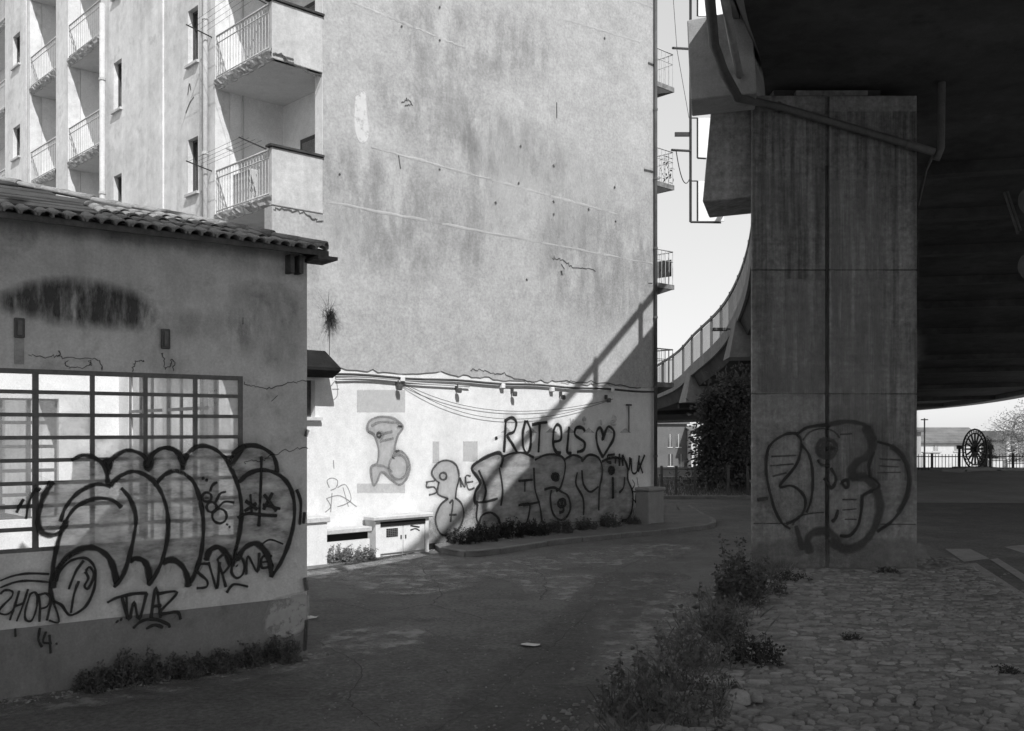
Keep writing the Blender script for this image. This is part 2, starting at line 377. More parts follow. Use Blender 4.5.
shoulder = sheet('dirt_shoulder', G2([(520, 800), (575, 735), (622, 690), (650, 650), (672, 610), (690, 580), (668, 566), (705, 548), (752, 540), (800, 545), (800, 600), (740, 660), (700, 800)]), 'dirt_or_shade', .005, jag=.16, sub=.35)
verge_poly = G2([(560, 860), (600, 735), (650, 690), (690, 640), (722, 600), (738, 570), (752, 545), (918, 545), (946, 556), (979, 574), (1024, 602), (1180, 700), (1400, 860)])
verge = sheet('cobbled_verge', verge_poly, 'joint_dirt', .06, thick=.1, jag=.07, sub=.4)
# road markings are parts of the road
def mark(l):
    o = sheet('road_marking', G2(l), 'road_paint', .006, kind=None, parent=road); return o
mark([(945, 549), (970, 549), (989.5, 558.7), (964, 562)]); mark([(966, 564), (976, 563), (1060, 617), (1048, 619)])
mark([(990, 559.5), (998, 558.5), (1060, 597), (1050, 599)]); mark([(1004, 547), (1024, 545), (1060, 556), (1045, 560)])
paint('road_dust', .17, .28, .9, breakup=1, bs=2.6, br=(.4, .6)); paint('road_patch', .05, .07, .28, breakup=.9, bs=1.2, br=(.3, .5))
class Floor:
    def loc(s, px, py): p = g(px, py); return p.x, p.y, p.y / F
    def pt(s, a, z, out=0.): return Vector((a, z, out + .002))
FL = Floor()
for mt_, q in (('road_dust', [(330, 572), (400, 562), (470, 572), (450, 590), (380, 592)]), ('road_dust', [(520, 580), (600, 575), (672, 578), (640, 596), (560, 600)]), ('road_dust', [(560, 556), (640, 545), (690, 548), (640, 562), (580, 566)]), ('road_dust', [(340, 632), (420, 628), (400, 650), (330, 652)]), ('road_dust', [(470, 565), (540, 558), (560, 568), (500, 578)]), ('road_dust', [(600, 610), (680, 590), (690, 640), (620, 690)]), ('road_patch', [(610, 575), (660, 575), (640, 610), (560, 680), (470, 740), (420, 740), (540, 640)]), ('road_dust', [(0, 698), (80, 688), (180, 674), (300, 655), (316, 658), (300, 668), (180, 690), (80, 706), (0, 716)]), ('road_dust', [(310, 568), (372, 562), (430, 556), (440, 562), (370, 574), (312, 582)]), ('road_patch', [(600, 690), (560, 735), (500, 735), (560, 690)])):
    mb = MB(); fill(mb, FL, q, feather=18, out=.004); build('worn_patch', mb, mt_, road)
for i, l in enumerate(([(330, 600), (380, 612), (430, 606), (500, 622), (560, 618), (610, 604)], [(600, 602), (560, 640), (500, 690), (430, 735)], [(420, 566), (440, 590), (430, 606)], [(640, 560), (600, 580), (590, 600)], [(315, 640), (360, 668), (350, 700), (380, 728)], [(520, 560), (545, 580), (540, 600)])):
    mb = MB(); strokes(mb, FL, [l], 1.0, out=.008, jit=1.6, sub=14); build('road_crack', mb, 'crack', road)
# pavement with kerb round the foot of the apartment house
kerb_px = [(437, 549), (448, 555), (476, 557), (510, 552), (546, 546), (600, 540), (660, 534), (706, 529), (714, 525), (711, 521), (702, 517), (694, 512), (688, 508)]
kl = [Vector((*p, 0)) for p in smooth_line(G2(kerb_px), 3)]
pav = [tuple(p[:2]) for p in kl] + G2([(676, 505)]) + [(5.5, 32), (2, 27), (-4, 21)] + G2([(432, 544)])
pavement = sheet('pavement', pav, 'pavement', .12)
mb = MB(); n = len(kl); o_ = []
for i, p in enumerate(kl):
    t = (kl[min(i + 1, n - 1)] - kl[max(i - 1, 0)]).normalized(); nn = Vector((t.y, -t.x, 0)); o_.append((p + nn * .06, p - nn * .08))
# kerb stones are laid one by one
kerb_root = tag(bpy.data.objects.new('kerb', None), kind='structure'); link(kerb_root); BASE['kerb'] = Vector((0, 0, 0))
acc = 0; seg = []
def kerb_piece(a, b):
    (p0, q0), (p1, q1) = o_[a], o_[b]; m = MB(); d = (p1 - p0).normalized() * .008; dz = R.uniform(-.012, .008)
    P = [p0 + d, p1 - d, q1 - d, q0 + d]
    m.add([(p.x, p.y, -.02) for p in P] + [(p.x, p.y, .128 + dz) for p in P], [(0, 3, 2, 1), (4, 5, 6, 7), (0, 1, 5, 4), (1, 2, 6, 5), (2, 3, 7, 6), (3, 0, 4, 7)])
    build('kerb_stone', m, 'kerb_stone', kerb_root, fixn=True, bevel=.015)
last = 0
for i in range(1, n):
    if (kl[i] - kl[last]).length > .7 or i == n - 1: kerb_piece(last, i); last = i

# ------------------------------------------------------------------ apartment house
A0 = g(327, 560); A1 = g(655, 525); U = (A1 - A0).normalized(); U.z = 0; V = Vector((-U.y, U.x, 0))
pl0 = Plane(A0, U, -V); a_c = pl0.loc(272)[0]; C0 = A0 + U * a_c
BL = Plane(C0, U, -V); FA = Plane(C0, V, -U)              # blind gable wall and balcony front
UL = BL.loc(655)[0]; TOP = 24.
vL1 = FA.loc(215)[0]; DEP = BL.loc(323)[0]
apt = thing('apartment_building', 'tall pale apartment house with stained blind gable wall and crumbling balconies', 'building', C0)
zc0 = BL.loc(340, 373)[1]; zc1 = BL.loc(655, 391)[1]; zc = lambda a: zc0 + (zc1 - zc0) * (a - BL.loc(340)[0]) / (UL - BL.loc(340)[0])
storey = 2.97; zs_up = BL.loc(272, 58)[1]                  # slab underside of the upper corner balcony
levels = [zs_up + storey * k for k in range(-2, 4)]
zlow = levels[1] - .02
# lower white painted band, set back 3 cm behind the upper render
win_a0, win_a1 = BL.loc(300)[0], BL.loc(316)[0]; wz0, wz1 = BL.loc(312, 417)[1], BL.loc(312, 380)[1]
mb = MB(); holed(mb, BL, 0, UL, -.1, zc0 + .15, [(win_a0, win_a1, wz0, wz1)], .3, -.03); build('painted_wall', mb, 'white_plaster', apt)
mb = MB(); pbox(mb, BL, win_a0, win_a1, wz0, wz1, -.25, -.2); wn = build('window', mb, 'window_wood', apt)
mb = MB(); pbox(mb, BL, win_a0 - .1, win_a1 + .12, wz0 - .07, wz0 - .005, -.05, .08); build('sill', mb, 'cap_stone', wn)
# upper render: front sheet with a ragged broken lower edge
mb = MB(); N = 90; rr = random.Random(3); top = []; botm = []
e = 0
for i in range(N + 1):
    a = UL * i / N; e = e * .7 + rr.uniform(-.02, .02); bite = .06 * max(0, math.sin(i * .21 + 1)) ** 3 + (.05 if rr.random() < .12 else 0)
    botm.append((a, zc(a) + e + .06 + bite))
cut = [(a, z) for a, z in botm]
vs = []; fs = []
for a, z in cut: vs += [BL.pt(a, z, -.035), BL.pt(a, z + .004, 0), BL.pt(a, zlow, 0)]
for i in range(N): k = i * 3; fs += [(k, k + 3, k + 4, k + 1), (k + 1, k + 4, k + 5, k + 2)]
mb.add(vs, fs); a1_ = [a for a, _ in cut if a >= DEP][0]
pbox(mb, BL, DEP, UL, zlow, TOP, -.3, 0); pbox(mb, BL, 0, UL, zc0 + .3, zlow, -.3, -.02)
build('gable_wall', mb, 'blind_plaster', apt, fixn=False)
mb = MB(); pbox(mb, BL, 0, .3, zlow - 4, zlow, -2, -.3); 
# raised storey lines across the gable, slightly broken
def ridge(pa, pb, wpx=1.6):
    (a0, z0, s0), (a1, z1, s1) = BL.loc(*pa), BL.loc(*pb); m = MB(); n = 40; vs = []
    for i in range(n + 1):
        t = i / n; a = a0 + (a1 - a0) * t; z = z0 + (z1 - z0) * t + R.uniform(-.012, .012); h = .03 * (1 + R.uniform(-.5, .5)); o = .007 * R.uniform(.1, 1.3)
        vs += [BL.pt(a, z - h, .001), BL.pt(a, z - h * .3, o), BL.pt(a, z + h * .6, o * .8), BL.pt(a, z + h, .001)]
    m.add(vs, [(i * 4 + k, i * 4 + 4 + k, i * 4 + 5 + k, i * 4 + 1 + k) for i in range(n) for k in range(3)])
    build('storey_ridge', m, 'ridge_plaster', apt, smooth=True)
ridge((329, 202), (653, 264)); ridge((371, 147), (617, 214)); ridge((352, 2), (465, 48)); ridge((560, 18), (640, 42)); ridge((632, 0), (654, 8))
mb = MB(); fill(mb, BL, [(356, 97), (364, 92), (366, 110), (368, 137), (360, 141), (355, 125)], feather=2.5); build('repair_patch', mb, 'wash_white', apt)
mb = MB()
for q in [[(310, 310), (318, 300), (326, 312), (326, 350), (318, 356), (309, 352)], [(330, 205), (350, 212), (362, 240), (345, 262), (330, 250)], [(545, 160), (590, 170), (600, 200), (560, 240), (538, 200)], [(480, 130), (530, 140), (520, 170), (500, 230), (485, 180)]]:
    mb = MB(); fill(mb, BL, q, feather=16); build('pale_wash', mb, 'wash_pale', apt)
mb = MB()
for q in [[(380, 80), (470, 110), (540, 150), (560, 170), (500, 150), (400, 120)], [(470, 150), (485, 160), (480, 260), (468, 240)], [(550, 215), (640, 240), (640, 300), (560, 290)], [(330, 160), (430, 185), (430, 260), (340, 240)], [(400, 20), (520, 30), (540, 60), (430, 60)]]:
    mb = MB(); fill(mb, BL, q, feather=30, out=.002); build('damp_stain', mb, 'stain_soft', apt)
stroke_parts('crack', BL, [[(552, 259), (562, 260), (572, 267), (594, 270)], [(560, 263), (564, 268)], [(402, 102), (407, 100), (411, 104), (404, 106)], [(648, 281), (653, 283)], [(556, 103), (557, 118)], [(399, 156), (400, 168)], [(470, 370), (490, 372), (515, 378), (535, 384)], [(562, 382), (600, 383), (640, 388)]], 1.0, (0, 0, 1), 'crack', apt)
stroke_parts('plaster_hole', BL, [[(561, 271), (562, 275)], [(526, 279), (527, 280.5)], [(439, 40), (440, 41)], [(401, 26), (402, 27)], [(439, 7), (440, 8)], [(520, 146), (521, 147)], [(553, 165), (554, 167)], [(553, 201), (554, 203)], [(553, 214), (554, 215)], [(588, 209), (589, 210)], [(495, 202), (496, 204)], [(339, 174), (340, 175)], [(604, 38), (605, 39)], [(615, 221), (616, 222)], [(439, 169), (440, 170)], [(518, 183), (519, 184)], [(614, 187), (615, 188)], [(648, 63), (655, 66)], [(644, 170), (653, 172)]], 2.2, (0, 0, 1), 'crack', apt)
# rear end wall, far side and flat roof close the block
mb = MB(); pbox(mb, BL, UL - .3, UL - .004, -.1, TOP, -9, -.3); build('rear_wall', mb, 'facade_plaster', apt)
mb = MB(); pbox(mb, BL, 0, UL, TOP, TOP + .3, -34, .02); build('roof', mb, 'concrete_pale', apt)
mb = MB(); pbox(mb, BL, 2.2, UL - .3, -.1, TOP, -34, -33.7); build('end_wall', mb, 'facade_plaster', apt)
# balcony front: strips of wall, loggias between
cols = {k: FA.loc(k)[0] for k in (272, 215, 164, 102, 68, 56, 30, 5, -45, -80)}
def wins(px0, px1, tops):
    out = []
    for (yt, yb) in tops: out.append((FA.loc(px0)[0], FA.loc(px1)[0], FA.loc((px0 + px1) / 2, yb)[1], FA.loc((px0 + px1) / 2, yt)[1]))
    return out
def ext(hs):
    hs = sorted(hs, key=lambda h: h[2]); dz = storey; b = hs[0]
    return [(min(b[0], b[1]), max(b[0], b[1]), b[2] + dz * k, b[3] + dz * k) for k in range(-1, 4) if b[3] + dz * k < TOP]
wA = ext(wins(198, 188, [(138, 193)])); wB = ext(wins(123, 115, [(175, 224)])); wC = ext(wins(20, 13, [(126, 158)]))
def facade_strip(v0, v1, holes, out, mat='facade_plaster'):
    m = MB(); holed(m, FA, v0, v1, -.1, TOP, holes, .35, out); build('facade_wall', m, mat, apt)
    for (a0, a1, z0, z1) in holes:
        if z0 < 4: continue
        m = MB(); pbox(m, FA, a0, a1, z0, z1, out - .2, out - .17); wo_ = build('window', m, 'pane_dark', apt)
        m = MB(); t = .05
        for q in ((a0, a0 + t, z0, z1), (a1 - t, a1, z0, z1), (a0 + t, a1 - t, z0, z0 + t), (a0 + t, a1 - t, z1 - t, z1), ((a0 + a1) / 2 - .02, (a0 + a1) / 2 + .02, z0 + t, z1 - t)): pbox(m, FA, *q, out - .165, out - .12)
        build('frame', m, 'window_wood', wo_)
        m = MB(); pbox(m, FA, a0 - .06, a1 + .06, z0 - .06, z0 - .003, out - .1, out + .07); build('sill', m, 'cap_stone', wo_)
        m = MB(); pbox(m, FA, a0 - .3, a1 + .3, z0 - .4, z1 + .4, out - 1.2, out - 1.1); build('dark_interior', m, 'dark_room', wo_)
facade_strip(cols[215], cols[164], wA, 0); facade_strip(cols[164] + .003, cols[102], wB, .035)
facade_strip(cols[68], cols[56], [], 0); facade_strip(cols[30], cols[5], wC, 0); facade_strip(cols[-45], 34, [], 0)
bar_me = {}
def bar_mesh(h, r):
    k = (round(h, 2), r)
    if k not in bar_me:
        m = MB(); m.tube([(0, 0, 0), (0, 0, h)], r, 5); bar_me[k] = mesh_of('bar', m, 'iron_pale')
    return bar_me[k]
def crumble(m, plane, a0, a1, z, th, o0, o1, rr):
    """slab edge with spalled concrete: uneven lumps along the front"""
    n = 26; vs = []
    for i in range(n + 1):
        a = a0 + (a1 - a0) * i / n; j = rr.uniform(-1, 1)
        vs += [plane.pt(a, z, o0 - .04 + .03 * j), plane.pt(a, z + th * .35 + rr.uniform(-.02, .02), o1 - .035 + rr.uniform(-.03, .02)), plane.pt(a, z + th * .7, o1 - .01 + rr.uniform(-.03, .02)), plane.pt(a, z + th, o1)]
    m.add(vs, [(i * 4 + k, i * 4 + 4 + k, i * 4 + 5 + k, i * 4 + 1 + k) for i in range(n) for k in range(3)])
def railing(parent, plane, a0, a1, z0, z1, out, step=.13, r=.009):
    n = max(2, int(abs(a1 - a0) / step)); me = bar_mesh(z1 - z0 - .02, r)
    for i in range(n + 1): inst('bar', me, parent, plane.pt(a0 + (a1 - a0) * (i + .0) / n, z0 + .01, out))
    for zz, rr_ in ((z1, .022), (z0 + .06, .015), (z1 - .16, .012)):
        m = MB(); m.tube([plane.pt(a0, zz, out), plane.pt(a1, zz, out)], rr_, 6); build('rail', m, 'iron_pale', parent, smooth=True)
def loggia(v0, v1, first, crumb=True, corner=False, floors=levels, step=.13):
    """open recess in the front with a slab at each floor"""
    th = .2
    m = MB()
    back = DEP + (.5 if corner else 0)
    pbox(m, FA, v0 + (.302 if corner else .0), v1, -.1, TOP, -back - .3, -back)                    # back wall
    build('loggia_wall', m, 'loggia_plaster', apt)
    m = MB(); pbox(m, FA, v1 + .002, v1 + .25, -.1, TOP, -back, -.36); build('loggia_wall', m, 'loggia_plaster', apt)
    if not corner:
        m = MB(); pbox(m, FA, v0 - .25, v0 - .002, -.1, TOP, -back, -.36); build('loggia_wall', m, 'loggia_plaster', apt)
    for zl in floors:
        if zl < 3 or zl + th > TOP: continue
        rr = random.Random(int(zl * 100 + v0 * 10))
        m = MB(); e = .003
        pbox(m, FA, v0 + e, v1 - e, zl, zl + th, -back + e, -.06); crumble(m, FA, v0 + e, v1 - e, zl, th, -.03, .02, rr)
        m.add([FA.pt(v0 + e, zl + th, -.06), FA.pt(v1 - e, zl + th, -.06), FA.pt(v1 - e, zl + th, .02), FA.pt(v0 + e, zl + th, .02)], [(0, 1, 2, 3)])
        b = build('balcony', m, 'soffit_plaster', apt)
        m = MB(); crumble(m, FA, v0 + e, v1 - e, zl - .01, th - .02, -.03, .035, rr); build('broken_edge', m, 'crumbled_concrete', b)
        if zl < 6: continue
        railing(b, FA, v0 + .05, v1 - .04, zl + th, zl + th + .95, -.02, step)
        # door on the back wall
        m = MB(); d0 = v0 + (.85 if corner else .3); pbox(m, FA, d0, d0 + .8, zl + th + .02, zl + th + 1.8, -back + .002, -back + .05); dr = build('balcony_door', m, 'window_wood', apt)
        m = MB(); pbox(m, FA, d0 + .1, d0 + .7, zl + th + .2, zl + th + 1.7, -back + .052, -back + .06); build('pane', m, 'pane_dark', dr)
        if corner and zl > 6:
            m = MB(); pbox(m, BL, .0, DEP, zl + .0, zl + th + .98, -.12, 0.004); p = build('balcony_parapet', m, 'parapet_plaster', apt, bevel=.012)
            m = MB(); pbox(m, BL, -.06, DEP + .01, zl + th + .985, zl + th + 1.03, -.16, .05); build('coping', m, 'tile_dark', p)
            m = MB(); strokes(m, BL, [[(0, 0), (1, 1)]], .01); 
for k_, (a, b_) in enumerate(((272, 215), (102, 68), (56, 30), (5, -45))):
    loggia(cols[a], cols[b_], 0, corner=(k_ == 0), step=.12 if k_ == 0 else .14)
m = MB(); pbox(m, FA, .006, .298, zlow + .2, TOP, -DEP + .001, -DEP + .008); build('return_wall', m, 'loggia_plaster', apt)  # thin paler face added; its colour carries the sunlit look
# torn strip of render under the corner parapets
mb = MB()
strokes(mb, BL, [[(273, 54), (283, 57), (288, 62), (300, 67), (312, 74), (321, 77)], [(276, 55), (292, 59)]], 2.6, out=.008, jit=.8, sub=9)
build('broken_render', mb, 'crack', apt); mb = MB()
strokes(mb, BL, [[(273, 209), (290, 210), (304, 213), (314, 220), (323, 222)]], 1.6, out=.008, jit=.8, sub=9)
build('broken_render', mb, 'crack', apt)
# downpipes
def pipe(name, pts, r, mat, parent, clamps=()):
    m = MB(); m.tube(pts, r, 10); o = build(name, m, mat, parent, smooth=True)
    for c in clamps:
        m = MB(); m.tube([Vector(c) - Vector((0, 0, .03)), Vector(c) + Vector((0, 0, .03))], r * 1.25, 10); build('clamp', m, mat, o)
    return o
v_ = FA.loc(209)[0]; pipe('downpipe', [FA.pt(v_, 0, .09), FA.pt(v_, TOP, .09)], .06, 'pipe_white', apt, [FA.pt(v_, z, .09) for z in (6.5, 8.9, 11.9)])
v_ = FA.loc(203.5)[0]; pipe('downpipe', [FA.pt(v_, 0, .05), FA.pt(v_, TOP, .05)], .025, 'pipe_white', apt)
v_ = FA.loc(110)[0]; pipe('downpipe', [FA.pt(v_, 0, .2), FA.pt(v_, FA.loc(110, 6)[1], .2)], .075, 'pipe_white', apt, [FA.pt(v_, z, .2) for z in (9, 12)])
v_ = FA.loc(28)[0]; pipe('downpipe', [FA.pt(v_, 0, .05), FA.pt(v_, TOP, .05)], .02, 'pipe_white', apt)
pipe('downpipe', [BL.pt(UL - .06, 0, .07), BL.pt(UL - .06, TOP, .07)], .05, 'pipe_grey', apt, [BL.pt(UL - .06, z, .07) for z in (2, 4, 6, 8, 10, 12)])
vw = FA.loc(241)[0]; m = MB(); m.tube([FA.pt(vL1 - .02, 3, -DEP * .55), FA.pt(vL1 - .02, TOP, -DEP * .55)], .02, 8)
build('downpipe', m, 'pipe_white', apt, smooth=True)
# washing lines of the corner balconies
for zl in levels[1:3]:
    zz = zl + 1.3; m = MB()
    for k, o in enumerate((.12, .26, .4, .54)): m.tube([FA.pt(vL1 + .15, zz, o), FA.pt(.2, zz + .02, o)], .004, 4)
    for vv in (vL1 + .15, .25): m.tube([FA.pt(vv, zz - .12, -.02), FA.pt(vv, zz, .6)], .014, 6)
    build('washing_line', m, 'iron_dark', apt)
mb = MB(); zl = levels[1]; pbox(mb, FA, vL1 - 1.35, vL1 - .6, zl + .22, zl + .98, -.32, -.1); build('condenser_box', mb, 'pipe_white', apt, bevel=.02)
mb = MB(); strokes(mb, FA, [[(188, 95), (189.5, 84), (191, 90)], [(186, 113), (190, 103), (194, 97)]], 1.6); build('mark', mb, 'crack', apt)
# rear balconies seen edge-on beyond the far corner
RE = Plane(C0 + U * UL, V, U)
dep2 = BL.loc(676)[0] - UL
for yb in (88, 188, 290, 390, -14):
    zb = BL.loc(657, yb)[1]; b0 = MB(); pbox(b0, RE, .06, 2.6, zb + .1, zb + .24, 0.004, dep2); b = build('balcony', b0, 'concrete', apt)
    b0 = MB(); b0.add([RE.pt(.07, zb + .099, .01), RE.pt(.07, zb + .099, dep2 - .05), RE.pt(.07, zb - .18, .01), RE.pt(2.5, zb + .099, .01), RE.pt(2.5, zb + .099, dep2 - .05), RE.pt(2.5, zb - .18, .01)], [(0, 1, 2), (3, 5, 4), (0, 3, 4, 1), (1, 4, 5, 2), (0, 2, 5, 3)]); build('broken_edge', b0, 'concrete_dark', b)
    SD = Plane(C0 + U * UL, U, -V); 
    zr = zb + 1.22
    me = bar_mesh(.96, .009)
    for i in range(6): inst('bar', me, b, SD.pt(.08 + (dep2 - .12) * i / 5, zb + .25, -.09))
    for i in range(1, 15): inst('bar', me, b, RE.pt(.09 + 2.4 * i / 15, zb + .25, dep2 - .04))
    m = MB(); m.tube([SD.pt(.01, zr, -.09), SD.pt(dep2 - .04, zr, -.09)], .02, 6); m.tube([RE.pt(.09, zr, dep2 - .04), RE.pt(2.5, zr, dep2 - .04)], .02, 6)
    m.tube([SD.pt(.01, zr - .3, -.09), SD.pt(dep2 - .04, zr - .3, -.09)], .011, 6); m.tube([RE.pt(.09, zr - .3, dep2 - .04), RE.pt(2.5, zr - .3, dep2 - .04)], .011, 6)
    build('rail', m, 'iron_pale', b, smooth=True)
    if yb == 290:
        m = MB(); m.obox(RE.pt(.12, zb + .5, dep2 - .07), V * 2.3, U * .012, (0, 0, .5)); build('screen_panel', m, 'pipe_grey', b)
    if yb == 188:
        rr = random.Random(5); m = MB()
        for i in range(120):
            p = RE.pt(rr.uniform(.1, 1.6), zb + rr.uniform(.3, 1.15), dep2 + rr.uniform(-.12, .1)); q = Vector((rr.gauss(0, 1), rr.gauss(0, 1), rr.gauss(0, 1))).normalized() * .07; s_ = q.orthogonal().normalized() * .03
            m.add([p - q, p + s_, p + q, p - s_], [(0, 1, 2, 3)])
        build('hanging_plants', m, 'leaf_dark', b)
# conduit, lamps and slack cables on the gable
mb = MB(); pts = []
for i in range(24): a = BL.loc(335)[0] + (UL - .1 - BL.loc(335)[0]) * i / 23; pts.append(BL.pt(a, zc(a) - .03 + .015 * math.sin(i * 1.1), .035))
mb.tube(pts, .03, 6); build('conduit', mb, 'cable', apt, smooth=True)
mb = MB(); mb.tube([p + Vector((0, 0, -.1 + .03 * math.sin(i * .6))) - V * .0 for i, p in enumerate(pts[:9])], .02, 6); build('conduit', mb, 'pipe_white', apt, smooth=True)
for k, sag in enumerate((21, 29)):
    l = []
    for i in range(21):
        t = i / 20; x = 398 + (612 - 398) * t; y = 381 + (399 - 381) * t + sag * 4 * t * (1 - t) * (1 + .35 * (.5 - t)); a, z, _ = BL.loc(x, y); l.append(BL.pt(a, z, .03 + .01 * k))
    mb = MB(); mb.tube(l, .007, 5); build('slack_cable', mb, 'cable', apt, smooth=True)
def wall_lamp(px, py):
    a, z, s_ = BL.loc(px, py); m = MB(); pbox(m, BL, a - .055, a + .055, z - .07, z + .05, .07, .17); o = build('wall_lamp', m, 'lamp_body', apt, bevel=.02)
    m = MB(); pbox(m, BL, a - .012, a + .012, z + .01, z + .14, -.025, .07); build('arm', m, 'lamp_body', o)
    m = MB(); pbox(m, BL, a - .045, a + .045, z - .078, z - .072, .08, .16); build('lens', m, 'pane_dark', o)
for q in ((396.5, 387), (456, 390), (511.5, 393.5), (560, 397), (605.5, 400)): wall_lamp(*q)
for q in ((401, 379), (501.5, 386), (551, 389.5), (611, 390)):
    a, z, _ = BL.loc(*q); m = MB(); pbox(m, BL, a - .06, a + .06, z - .06, z + .06, -.02, .09); build('junction_box', m, 'lamp_white', apt, bevel=.015)
LW = Plane(C0 + V * .03, U, -V)
a, z, _ = LW.loc(627.5, 405); m = MB(); m.tube([LW.pt(a, z - .75, .05), LW.pt(a, z, .05)], .02, 6); m.tube([LW.pt(a - .1, z, .05), LW.pt(a + .1, z, .05)], .03, 6); build('vent_pipe', m, 'lamp_body', apt)
# tuft growing from a crack in the gable
rr = random.Random(21); mb = MB(); a, z, _ = BL.loc(329.5, 316)
for i in range(170):
    q = BL.pt(a + rr.gauss(0, .06), z + rr.gauss(0, .1), .02); d = BL.a * rr.gauss(0, .17) + BL.n * abs(rr.gauss(.12, .06)) + Vector((0, 0, rr.gauss(-.02, .2))); s_ = Vector((0, 0, 1)).cross(d).normalized() * .006
    mb.add([q - s_, q + s_, q + d], [(0, 1, 2)])
tuft = tag(build('wall_tuft', mb, 'leaf_dark', base=BL.pt(a, z - .2, .02)), 'dark dry tuft of stalks growing from the blind gable wall', 'plant')
mb = MB(); mb.tube([BL.pt(a, z - .1, .012), BL.pt(a - .01, zc(a) + .25, .012)], .006, 5); build('hanging_wire', mb, 'cable', apt)
# painted areas and graffiti on the white band
def graf(name, plane, parent, items, label=None):
    for mat_, lines, wpx, org in items:
        stroke_parts(name, plane, lines, wpx, org, mat_, parent)
o4 = (310, 370, 3.657); o3 = (420, 400, 4.267)
mb = MB()
for (x0, y0, x1, y1), oo in (((172, 75, 347, 152), o4), ((172, 418, 347, 447), o4), ((450, 262, 470, 340), o4), ((185, 178, 244, 260), o3)): mb = MB(); fill(mb, LW, [(x0, y0), (x1, y0), (x1, y1), (x0, y1)], oo, feather=1.3, sub=1, out=.002); build('faded_panel', mb, 'wash_grey', apt)
mb = MB()
for cx in (370, 475, 560, 640, 720, 800, 876): mb = MB(); fill(mb, LW, [(cx - 24, 138), (cx, 118), (cx + 24, 140)], o3, feather=.4, sub=1, out=.002); build('faded_triangle', mb, 'wash_grey', apt)
stroke_parts('faded_letter', LW, [[(700, 72), (700, 105)], [(692, 84), (708, 84)], [(820, 70), (835, 75), (832, 90), (818, 92), (820, 104), (836, 104)], [(770, 85), (772, 105)], [(640, 80), (645, 100), (655, 82)]], 2.2, o3, 'wash_grey', apt)
mb = MB(); fill(mb, LW, [(210, 215), (225, 180), (270, 170), (325, 188), (338, 215), (320, 245), (312, 290), (345, 305), (365, 350), (350, 400), (322, 418), (290, 400), (258, 372), (242, 410), (228, 415), (222, 355), (245, 340), (250, 290), (235, 245)], o4, feather=1); build('graffiti_fill', mb, 'fill_pale', apt)
graf('graffiti', LW, apt, [('spray_grey', [[(235, 235), (210, 222), (215, 190), (250, 172), (300, 175), (335, 200), (338, 215), (320, 242), (310, 295), (335, 298), (358, 325), (364, 362), (350, 402), (325, 420), (298, 402), (262, 374), (243, 412), (230, 418), (222, 358), (245, 340), (250, 290), (235, 240), (212, 225)], circ(322, 355, 34, 10, 45), [(225, 205), (260, 190), (325, 195)], [(245, 240), (300, 225)], [(255, 262), (305, 250)]], 2.2, o4),
    ('spray_grey', [circ(256, 238, 12, 8), [(318, 210), (335, 208)], [(300, 320), (312, 300), (325, 295)], [(245, 350), (270, 352), (300, 372)]], 1.8, o4), ('spray_soft', [[(322, 205), (337, 207)], [(312, 298), (326, 294)], [(300, 318), (308, 325)], circ(252, 238, 8, 6)], 1.6, o4)])
graf('graffiti', LW, apt, [('spray_grey', [[(60, 470), (75, 500), (55, 520)], [(70, 430), (62, 405), (80, 395), (100, 405), (95, 430), (75, 440)], [(100, 430), (130, 420), (150, 470), (130, 490), (100, 500)], [(80, 450), (75, 520)], [(120, 430), (140, 500)], [(60, 470), (110, 460), (170, 500)], [(75, 60), (95, 40), (100, 90), (85, 110)], [(80, 70), (105, 70)], [(85, 330), (87, 360)]], .9, o4)])
big = [(220, 290), (260, 255), (330, 225), (350, 240), (390, 228), (440, 225), (485, 245), (540, 233), (590, 235), (615, 252), (650, 235), (685, 247), (720, 233), (760, 245), (776, 268), (820, 245), (870, 255), (885, 290), (886, 340), (905, 390), (905, 450), (890, 505), (820, 520), (700, 515), (520, 540), (420, 545), (250, 535), (240, 490), (232, 430), (236, 390), (255, 355)]
mb = MB(); fill(mb, LW, big, o3, feather=1.2, out=.003); build('graffiti_fill', mb, 'fill_wall', apt)
mb = MB(); fill(mb, LW, [(60, 300), (80, 268), (120, 258), (155, 280), (165, 335), (152, 418), (178, 445), (186, 495), (165, 550), (120, 575), (85, 568), (65, 510), (85, 450), (110, 420), (80, 400), (78, 350), (58, 325)], o3, feather=1); build('graffiti_fill', mb, 'fill_pale', apt)
